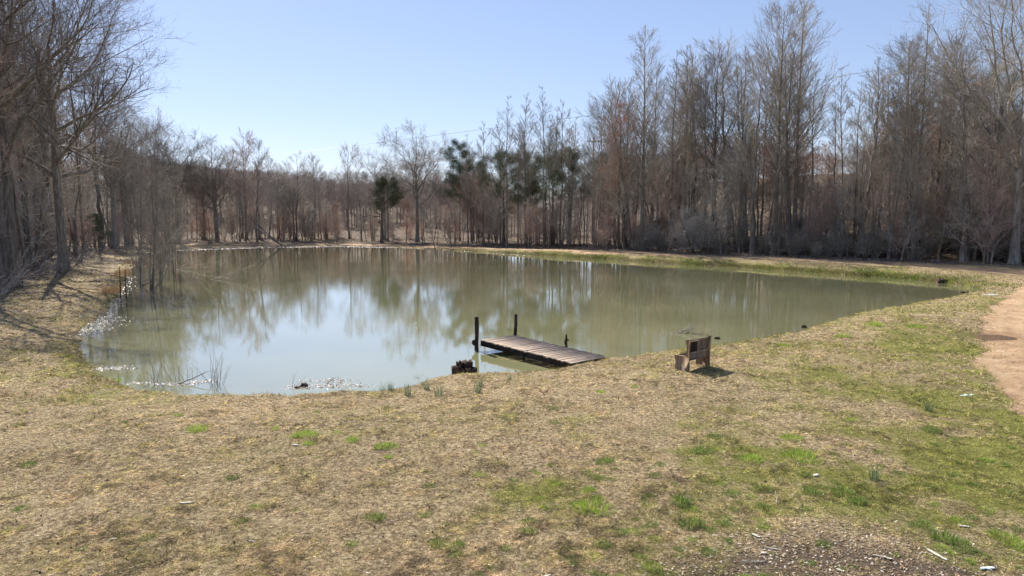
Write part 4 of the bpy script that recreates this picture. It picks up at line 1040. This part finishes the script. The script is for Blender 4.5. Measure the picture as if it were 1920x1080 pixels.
# ------------------------------------------------------------------ bench
def build_bench():
    gx, gy = P(1291, 697, .5)
    for _ in range(3): gx, gy = P(1291, 697, hgt(gx, gy))
    gz = hgt(gx, gy)
    root = bpy.data.objects.new('wooden_bench', None); C.objects.link(root)
    root.location = (gx, gy, gz - .03); root.rotation_euler = (0, R(-1.5), R(38))   # local x along the back, local y towards the seat front
    tag(root, 'brown wooden bench with panelled back seen from behind, facing the pond', 'bench')
    Wb, Hb = 1.04, .98
    prof = [(0, 0), (0.0, .45), (-.02, .8), (-.04, Hb), (.02, Hb + .02), (.10, Hb - .01), (.115, Hb - .07), (.085, Hb - .14), (.075, .72), (.085, .55), (.12, .475), (.40, .47), (.51, .475), (.53, .44), (.515, .37), (.485, .3), (.49, .2), (.50, .08), (.49, 0)]
    for i, x in enumerate((0, Wb - .05)):
        b = MB(); b.prism([(p[0], p[1]) for p in prof], 0, .05)
        V = np.vstack(b.v); V = np.stack([V[:, 1] + x, V[:, 0], V[:, 2]], 1); b.v = [V]
        b.build('side_panel', M['bench'], root)
    b = MB(); b.box((Wb / 2, .30, .43), (Wb - .104, .42, .035), bev=.006); b.build('seat', M['bench'], root)
    b = MB(); b.box((Wb / 2, .045, .925), (Wb - .104, .05, .07), bev=.006); b.build('top_rail', M['bench'], root)
    b = MB(); b.box((Wb / 2, .045, .545), (Wb - .104, .05, .075), bev=.006); b.build('lower_rail', M['bench'], root)
    b = MB(); b.box((Wb / 2, .06, .415), (Wb - .104, .03, .17), bev=.005); b.build('apron', M['bench'], root)
    b = MB(); b.box((Wb * .47, .045, .736), (.06, .046, .30), bev=.006); b.build('divider', M['bench'], root)
    for x0, x1, mt, dark in ((.055, Wb * .47 - .034, M['benchdark'], True), (Wb * .47 + .034, Wb - .055, M['bench'], False)):
        b = MB(); n = 6; wv = (x1 - x0) / n
        for k in range(n): b.box((x0 + (k + .5) * wv, .05 + (.004 if k % 2 else 0), .735), (wv - .008, .016, .302), bev=.002)
        o = b.build('back_slats', mt, root); o['label'] = 'dark slats' if dark else 'plain brown slats'
build_bench()

# ------------------------------------------------------------------ stumps, stones, posts
def stump_cluster():
    x, y = P(868, 699, .12); z = .0
    root = bpy.data.objects.new('tree_stump', None); C.objects.link(root); root.location = (x, y, z)
    tag(root, 'cluster of rotten dark stump columns at the water edge left of the dock', 'stump')
    g = np.random.default_rng(41)
    for (dx, dy, r, h) in [(-.22, -.05, .17, .36), (-.10, .18, .13, .44), (.16, .16, .15, .46), (.26, -.06, .17, .28), (.02, -.02, .15, .28)]:
        k = 14; n = 6; V = []
        offs = g.normal(0, .12, k)
        for i in range(n):
            t = i / (n - 1)
            for j in range(k):
                a = j * 2 * math.pi / k; rr = r * (1 + offs[j] + g.normal(0, .06)) * (1.05 - .12 * math.sin(t * 3))
                V.append((dx + rr * math.cos(a), dy + rr * math.sin(a), -.2 + (h + .2) * t + (g.normal(0, .03) if i == n - 1 else 0)))
        for j in range(k):
            a = j * 2 * math.pi / k; rr = r * .5; V.append((dx + rr * math.cos(a), dy + rr * math.sin(a), h - .06 + g.normal(0, .03)))
        V.append((dx, dy, h - .10))
        q = [[i * k + j, i * k + (j + 1) % k, (i + 1) * k + (j + 1) % k, (i + 1) * k + j] for i in range(n) for j in range(k)]
        t_ = [[n * k + j, n * k + (j + 1) % k, n * k + k] for j in range(k)]
        b = MB(); b.add(V, q, t_); b.build('column', M['stump'], root)
stump_cluster()
def rock(px, py, size, label, name='stump', seed=0, z=0., m='stump', cat='stump'):
    g = np.random.default_rng(seed + 50); x, y = P(px, py, z); k, n = 12, 6; V = []
    for i in range(n):
        ph = (i + .5) / n * math.pi * .62
        for j in range(k):
            a = j * 2 * math.pi / k; rr = 1 + g.normal(0, .16)
            V.append((size[0] * rr * math.sin(ph + .2) * math.cos(a), size[1] * rr * math.sin(ph + .2) * math.sin(a), size[2] * (math.cos(ph) * (1 + g.normal(0, .12)) - .25)))
    V.append((0, 0, size[2] * .75)); V = np.array(V); V[:, 2] -= 0
    q = [[(i + 1) * k + j, (i + 1) * k + (j + 1) % k, i * k + (j + 1) % k, i * k + j] for i in range(n - 1) for j in range(k)]
    t = [[j, (j + 1) % k, n * k] for j in range(k)]
    b = MB(); b.add(V, q, t); o = b.build(name, M[m], None); o.location = (x, y, z); tag(o, label, cat); return o
rock(570, 724, (.13, .10, .12), 'round dark stump just out of the water in the glinting near margin', seed=1)
rock(557, 727, (.09, .07, .06), 'small dark lump beside the round stump in the near margin', seed=2)
rock(1568, 510, (.25, .2, .45), 'dark stub against the green far bank, leftmost of the right group', seed=3)
rock(1626, 517, (.28, .2, .4), 'reddish brown stub standing in water off the far bank', seed=4)
rock(1766, 530, (.45, .3, .40), 'dark rounded stump at the right corner of the pond', seed=5)
rock(1811, 529, (.2, .2, .45), 'dark upright stub at the end of the far bank', seed=6)
rock(1806, 549, (.3, .14, .12), 'low flat dark stump at the near side of the right corner', seed=7)
rock(1345, 634, (.12, .08, .08), 'dark clod at the shore right of the bench', seed=8, z=.03)
rock(1508, 613, (.12, .08, .12), 'small dark clod at the right shore', seed=9, z=.03)
def sticks(name, items, label, cat, mt='stump', r=.012):
    """items: list of (points) in world coordinates joined into one snag"""
    b = MB()
    for pts in items: b.tube([np.array(p, float) for p in pts], [r * (1 - .6 * i / (len(pts) - 1)) for i in range(len(pts))], 5)
    o = b.build(name, M[mt]); tag(o, label, cat); return o
# broken post beside the dock
px_, py_ = P(1061, 655, 0); py_ = P(1061, 657, 0)[1]
b = MB(); g = np.random.default_rng(3)
b.tube([(px_ + g.normal(0, .012), py_, z) for z in np.linspace(-.5, .62, 9)], [.055, .05, .06, .05, .07, .045, .06, .04, .03], 8)
b.box((px_ + .06, py_, .40), (.07, .05, .06), ry=.5, bev=.01); b.box((px_ - .05, py_, .26), (.07, .05, .05), ry=-.5, bev=.01)
tag(b.build('broken_post', M['dwood']), 'short knotty post standing in the water beside the dock', 'post')
# two dark stakes at left margin
for px, py, top, lab in [(226, 558, 500, 'dark thin stake at the left margin, nearer of two'), (236, 556, 505, 'dark thin stake at the left margin, right of its twin')]:
    x, y = P(px, py, .02); zt = zat(top, y); b = MB(); b.tube([(x, y, -.3), (x + .03, y, zt * .5), (x + .05, y, zt)], [.035, .03, .02], 7); tag(b.build('stake', M['dwood']), lab, 'stake')
# wooden post at the end of the left lane
x = xat(211, 94); z0 = hgt(x, 94); b = MB(); b.box((x, 94, z0 + 1.1), (.45, .3, 2.6), bev=.03, jit=.02); tag(b.build('wooden_post', M['palebark']), 'stout pale brown post at the far end of the left lane', 'post')
# fallen branches
def snag(seed, base, n, L, spread, name, label, cat='branch', up=.5, r=.012, mt='dtwig', m2=5, az0=None):
    g = np.random.default_rng(seed); P0 = []
    for i in range(n):
        a = g.random() * 6.28 if az0 is None else az0 + g.normal(0, spread); e = up + g.normal(0, .22)
        l = L * (.6 + .6 * g.random()); d = np.array([math.cos(a) * math.cos(e), math.sin(a) * math.cos(e), math.sin(e)])
        st = np.array([base[0] + g.normal(0, .1), base[1] + g.normal(0, .1), base[2] - .15])
        pts = [st]
        for _ in range(6): d = d + g.normal(0, .08, 3) + [0, 0, .03]; d /= np.linalg.norm(d); pts.append(pts[-1] + d * l / 6)
        P0.append(pts)
    T = Br(np.array(P0), np.tile(np.linspace(r, r * .4, 7), (n, 1)))
    parts = [(T, 4)]
    if m2:
        A = sprout(T, m2, .25, .98, R(35), .2, .4, 4, .05, .12, .5, r * .3, .4, rg=g); parts.append((A, 3))
        if m2 > 3: parts.append((sprout(A, 3, .2, .95, R(35), .3, .45, 3, .02, .12, .6, r * .25, .6, rg=g), 3))
    v, q = merge(parts); o = link(name, raw_mesh(name, v, [q], [M[mt]])); tag(o, label, cat); return o
x, y = P(358, 523, 0); snag(1, (x, y, 0), 1, 3.4, .2, 'flooded_branch', 'slender dark branch rising from the water, left of three', up=1.15, r=.035, az0=.15, m2=7)
x, y = P(370, 523, 0); snag(2, (x, y, 0), 1, 3.6, .2, 'flooded_branch', 'slender dark branch rising from the water, middle of three', up=.95, r=.035, az0=.1, m2=7)
x, y = P(383, 524, 0); snag(3, (x, y, 0), 1, 3.6, .2, 'flooded_branch', 'slender dark branch leaning right out of the water, right of three', up=.75, r=.035, az0=0, m2=7)
x, y = P(266, 553, 0); snag(4, (x, y, 0), 2, 3.0, .5, 'flooded_branch', 'bent dark branches dipping in the water below the alders', up=1.0, r=.03, az0=2.2, m2=6)
x, y = P(276, 549, 0); snag(5, (x, y, 0), 1, 3.2, .3, 'flooded_branch', 'dark stem rising from water right under the alders', up=1.1, r=.04, az0=.2, m2=6)
x, y = P(247, 545, 0); snag(6, (x, y, 0), 1, 2.6, .3, 'flooded_branch', 'thick dark stem curving out of the water at the left margin', up=1.2, r=.05, az0=.6, m2=5)
x, y = P(228, 625, 0); snag(7, (x, y, 0), 5, 1.1, 3, 'flooded_brush', 'small fan of twigs in the water near the left shore', 'brush', up=1.1, r=.01, m2=3)
x, y = P(210, 660, 0); snag(8, (x, y, 0), 2, .6, 3, 'flooded_brush', 'two small twigs in the water near the left shore', 'brush', up=1.2, r=.01, m2=3)
x, y = P(405, 722, 0); snag(9, (x, y, 0), 16, 1.15, 3, 'flooded_brush', 'fan of thin bare stems in the water off the near shore, rightmost', 'brush', up=1.25, r=.007, m2=2)
x, y = P(292, 716, 0); snag(10, (x, y, 0), 12, .95, 3, 'flooded_brush', 'thin weed stems in the water at the near left shore', 'brush', up=1.35, r=.007, m2=2)
x, y = P(335, 712, 0); snag(11, (x, y, 0), 3, .85, 3, 'flooded_brush', 'three seed headed stems in the water between the stem clumps', 'brush', up=1.4, r=.009, m2=2)
x, y = P(352, 712, 0); snag(12, (x, y, 0), 3, .6, 3, 'flooded_brush', 'short leaning stems in the water left of the rightmost fan', 'brush', up=1.1, r=.008, m2=2)
x, y = P(370, 705, 0); snag(13, (x, y, 0), 2, .5, 3, 'flooded_brush', 'two short stems close to the rightmost fan in the water', 'brush', up=1.2, r=.007, m2=1)
x, y = P(240, 713, 0); snag(14, (x, y, 0), 6, .5, 3, 'flooded_brush', 'short weed stems in the water by the left corner', 'brush', up=1.2, r=.006, m2=2)
x, y = P(548, 728, 0); snag(15, (x, y, 0), 4, .7, .4, 'reed_stems', 'thin arching stems beside the dark stump in the near margin', 'stem', up=.9, r=.006, m2=0, az0=.8)
x, y = P(600, 718, 0); snag(16, (x, y, .1), 2, .55, .6, 'floating_branch', 'short dark branch floating in the glinting near margin', up=.12, r=.018, m2=3, az0=.1)
x, y = P(628, 719, 0); snag(17, (x, y, .1), 2, .5, .6, 'floating_branch', 'reddish branch floating right of the dark one in the near margin', up=.08, r=.02, m2=2, az0=.3, mt='rtwig')
x, y = P(212, 614, 0); snag(18, (x, y, .12), 1, 1.6, .2, 'floating_branch', 'long dark branch floating at the left shore', up=.05, r=.03, m2=3, az0=.1)
x, y = P(220, 640, 0); snag(19, (x, y, .12), 2, .9, .2, 'floating_branch', 'thin twig floating off the left shore', up=.05, r=.01, m2=2, az0=.4)
x, y = P(325, 722, 0); snag(20, (x, y, .14), 1, 1.5, .2, 'floating_branch', 'pale branch floating below the stem clumps at the near shore', up=.03, r=.025, m2=2, az0=.6, mt='palebark')
x, y = P(1262, 625, 0); snag(21, (x, y, .13), 9, 1.0, .25, 'floating_brush', 'mat of dark brush floating off the shore behind the bench', 'brush', up=.03, r=.022, m2=5, az0=.05)
x, y = P(1432, 943, .55); snag(22, (x, y, hgt(x, y) + .15), 2, .32, .3, 'fallen_twig', 'forked pale twig lying on the grass above the wood chips', 'twig', up=.35, r=.006, m2=2, az0=1.0, mt='chip')
x, y = P(733, 850, .5); snag(23, (x, y, hgt(x, y) + .16), 1, .6, .3, 'fallen_twig', 'thin pale twig beside the yellow green tuft', 'twig', up=.06, r=.006, m2=2, az0=.4, mt='palebark')
x, y = P(535, 462.3, 0); snag(24, (x, y, .1), 2, 9., .2, 'leaning_branch', 'dark bare branch arching left out of the far waterline', up=.55, r=.12, m2=5, az0=3.1)
x, y = P(165, 478, .5); snag(25, (x, y, .6), 14, 2.2, 3, 'fallen_branch', 'dark heap of fallen branches at the end of the left lane', up=.2, r=.05, m2=4)
x, y = P(262, 536, .0); snag(26, (x, y, .1), 7, 3.6, 1.2, 'waterside_brush', 'tangle of low bare twigs under the alders', 'brush', up=.5, r=.03, m2=7, az0=.2)
x, y = P(330, 505, .0); snag(27, (x, y, .1), 5, 4.2, .9, 'waterside_brush', 'low bare branches spreading right over the water from the alders', 'brush', up=.45, r=.03, m2=7, az0=0)
x, y = P(172, 612, .3); snag(28, (x, y, .25), 3, 1.4, .5, 'waterside_brush', 'thin bare stems leaning on the left bank', 'brush', up=.8, r=.012, m2=4, az0=1.9)
for i, (px, py) in enumerate([(20, 540), (60, 520), (100, 505), (-10, 560), (140, 492)]):
    x, y = P(px, py, .6); snag(70 + i, (x - .5, y + .5, hgt(x, y)), 8, 3.2, .9, 'arching_brambles', ['pale arching brambles at the left edge of the wood, %s' % w_ for w_ in ('second from the picture edge', 'middle clump', 'fourth clump along the lane', 'nearest clump', 'farthest clump')][i], 'brambles', up=.7, r=.014, m2=4, az0=-.2, mt='twig')

# pale wood splinters and litter
def splinter(px, py, L, wd_, ang, label, name='wood_splinter', m='chip', cat='wood chip'):
    x, y = P(px, py, .58); z = hgt(x, y); n = 7; g = np.random.default_rng(int(px)); V = []
    for i in range(n):
        t = i / (n - 1); ww = wd_ * (math.sin(math.pi * (.08 + .86 * t)) ** .5) * (1 + g.normal(0, .12)); o_ = g.normal(0, wd_ * .12)
        for s, zz in ((-1, 0), (-.6, 1), (.6, 1), (1, 0)): V.append(((t - .5) * L, s * ww / 2 + o_, .012 + zz * .012 + g.normal(0, .002)))
    q = [[i * 4 + j, (i + 1) * 4 + j, (i + 1) * 4 + j + 1, i * 4 + j + 1] for i in range(n - 1) for j in range(3)] + [[i * 4 + 3, (i + 1) * 4 + 3, (i + 1) * 4, i * 4] for i in range(n - 1)]
    q = [a[::-1] for a in q] + [[0, 1, 2, 3], [n * 4 - 1, n * 4 - 2, n * 4 - 3, n * 4 - 4]]
    b = MB(); b.add(V, q); o = b.build(name, M[m]); o.location = (x, y, z); o.rotation_euler = (0, 0, ang); tag(o, label, cat); return o
splinter(1755, 1035, .34, .055, -1.25, 'large pale wood splinter lying at lower right')
splinter(1652, 1043, .28, .022, -.45, 'narrow pale wood splinter left of the large one')
splinter(1663, 1045, .10, .03, -1.0, 'small pale chip touching the narrow splinter')
splinter(1450, 1022, .22, .025, -.35, 'pale splinter lying among the wood chips')
splinter(1417, 997, .14, .05, -.9, 'broad tan chip left of the splinter among the chips')
splinter(1432, 1031, .08, .05, 0, 'small white chip below the splinter among the chips')
splinter(1414, 1047, .32, .012, 0, 'thin straight stick near the bottom edge')
splinter(1020, 1077, .22, .05, .5, 'pale bark piece at the bottom edge of the picture')
splinter(1575, 1066, .10, .04, -.8, 'small pale chip between the splinters at the bottom')
splinter(1808, 979, .14, .05, -.2, 'tan chip above the large splinter')
splinter(472, 1006, .13, .018, -.2, 'small pale splinter in the lower left lawn')
splinter(212, 1003, .09, .05, .3, 'small pale stone like chip in the lower left lawn')
splinter(350, 937, .22, .05, .2, 'flat tan bark piece in the left lawn')
splinter(553, 831, .14, .06, 0, 'tan leaf like chip left of the small tuft')
splinter(1530, 882, .14, .09, .6, 'grey white chip under the broad green patch')
splinter(1815, 735, .42, .16, .1, 'crumpled pale blue plastic scrap beside the dirt path', 'plastic_scrap', 'plastic', 'litter')
splinter(1851, 1057, .20, .07, .1, 'small white plastic scrap in the lower right corner', 'plastic_scrap', 'plastic', 'litter')
splinter(1860, 546, .9, .5, .2, 'pale grey board lying at the right corner of the pond', 'plastic_scrap', 'plastic', 'litter')
# puddle in the dirt path
def puddle():
    x, y = PUD; g = np.random.default_rng(4); n = 40
    z = float(np.min([hgt(x + dx, y + dy) for dx in (-.2, 0, .2) for dy in (-.15, 0, .15)])) + .07
    V = [(0, 0, 0)] + [((1.0 + .15 * math.sin(3 * a)) * math.cos(a), (.95 + .12 * math.cos(4 * a)) * math.sin(a), 0) for a in np.arange(n) * 2 * math.pi / n]
    b = MB(); b.add(V, [[0, 1 + i, 1 + (i + 1) % n] for i in range(n)]); o = b.build('puddle_water', water_material((.26, .17, .11), 'puddle_water', .4)); o.location = (x, y, z)
    tag(o, 'brown puddle in the dirt path', None, None, 'structure')
puddle()

# ------------------------------------------------------------------ cables, pole and the house beyond the wood
def cable(pts_px, r, label):
    """points (px, py, Y) of a hanging cable"""
    w3 = []
    for px, py, Y in pts_px: z = zat(py, Y); w3.append((xat(px, Y, z), Y, z))
    w3 = np.array(w3); t = np.linspace(0, 1, len(w3)); tt = np.linspace(0, 1, 40)
    pts = np.stack([np.polyval(np.polyfit(t, w3[:, k], 2 if len(w3) > 2 else 1), tt) for k in range(3)], 1)
    b = MB(); b.tube(pts, [r * 1.5] * 40, 5); tag(b.build('power_cable', M['wire'], None), label, 'cable')
cable([(300, 318, 150), (515, 286, 146), (720, 268, 142), (895, 246, 139), (1250, 196, 134)], .018, 'thin overhead cable crossing the sky above the far wood')
cable([(1250, 196, 134), (1575, 142, 131), (1800, 106, 129), (2100, 50, 127)], .018, 'thin overhead cable across the sky at the upper right')
cable([(780, 306, 112), (842, 300, 110), (1000, 287, 106), (1075, 280, 104)], .03, 'lower pale cable passing in front of the pines')
Yp = 104; xp = xat(1112, Yp, 8); zp = zat(256, Yp); zb = hgt(xp, Yp)
root = bpy.data.objects.new('utility_pole', None); C.objects.link(root); root.location = (xp, Yp, zb); tag(root, 'wooden utility pole with crossarm in the gap right of the pines', 'utility pole')
b = MB(); b.tube([(0, 0, -.5), (0, 0, (zp - zb) * .5), (0, 0, zp - zb)], [.16, .14, .11], 10); b.build('pole', M['palebark'], root)
b = MB(); b.box((0, -.14, zp - zb - .7), (2.2, .1, .12), bev=.01); b.build('crossarm', M['palebark'], root)
for dx in (-.95, .95): b = MB(); b.tube([(dx, -.14, zp - zb - .637), (dx, -.14, zp - zb - .45)], [.05, .04], 8); b.build('insulator', M['white'], root)
def house():
    Yh = 98; x = xat(1232, Yh, 2); z = hgt(x, Yh)
    root = bpy.data.objects.new('white_house', None); C.objects.link(root); root.location = (x, Yh, z); tag(root, 'small white house glimpsed between the trunks behind the track', 'house')
    b = MB(); b.box((0, 0, 1.3), (5, 4, 2.7), bev=.02); b.build('wall', M['white'], root)
    b = MB(); b.prism([(-2.8, 2.6), (2.8, 2.6), (0, 4.0)], -2.3, 2.3); b.build('roof', M['roof'], root)
    for dx in (-1.3, 1.3): b = MB(); b.box((dx, -2.02, 1.5), (.8, .06, 1.0)); b.build('window', M['dark'], root)
house()
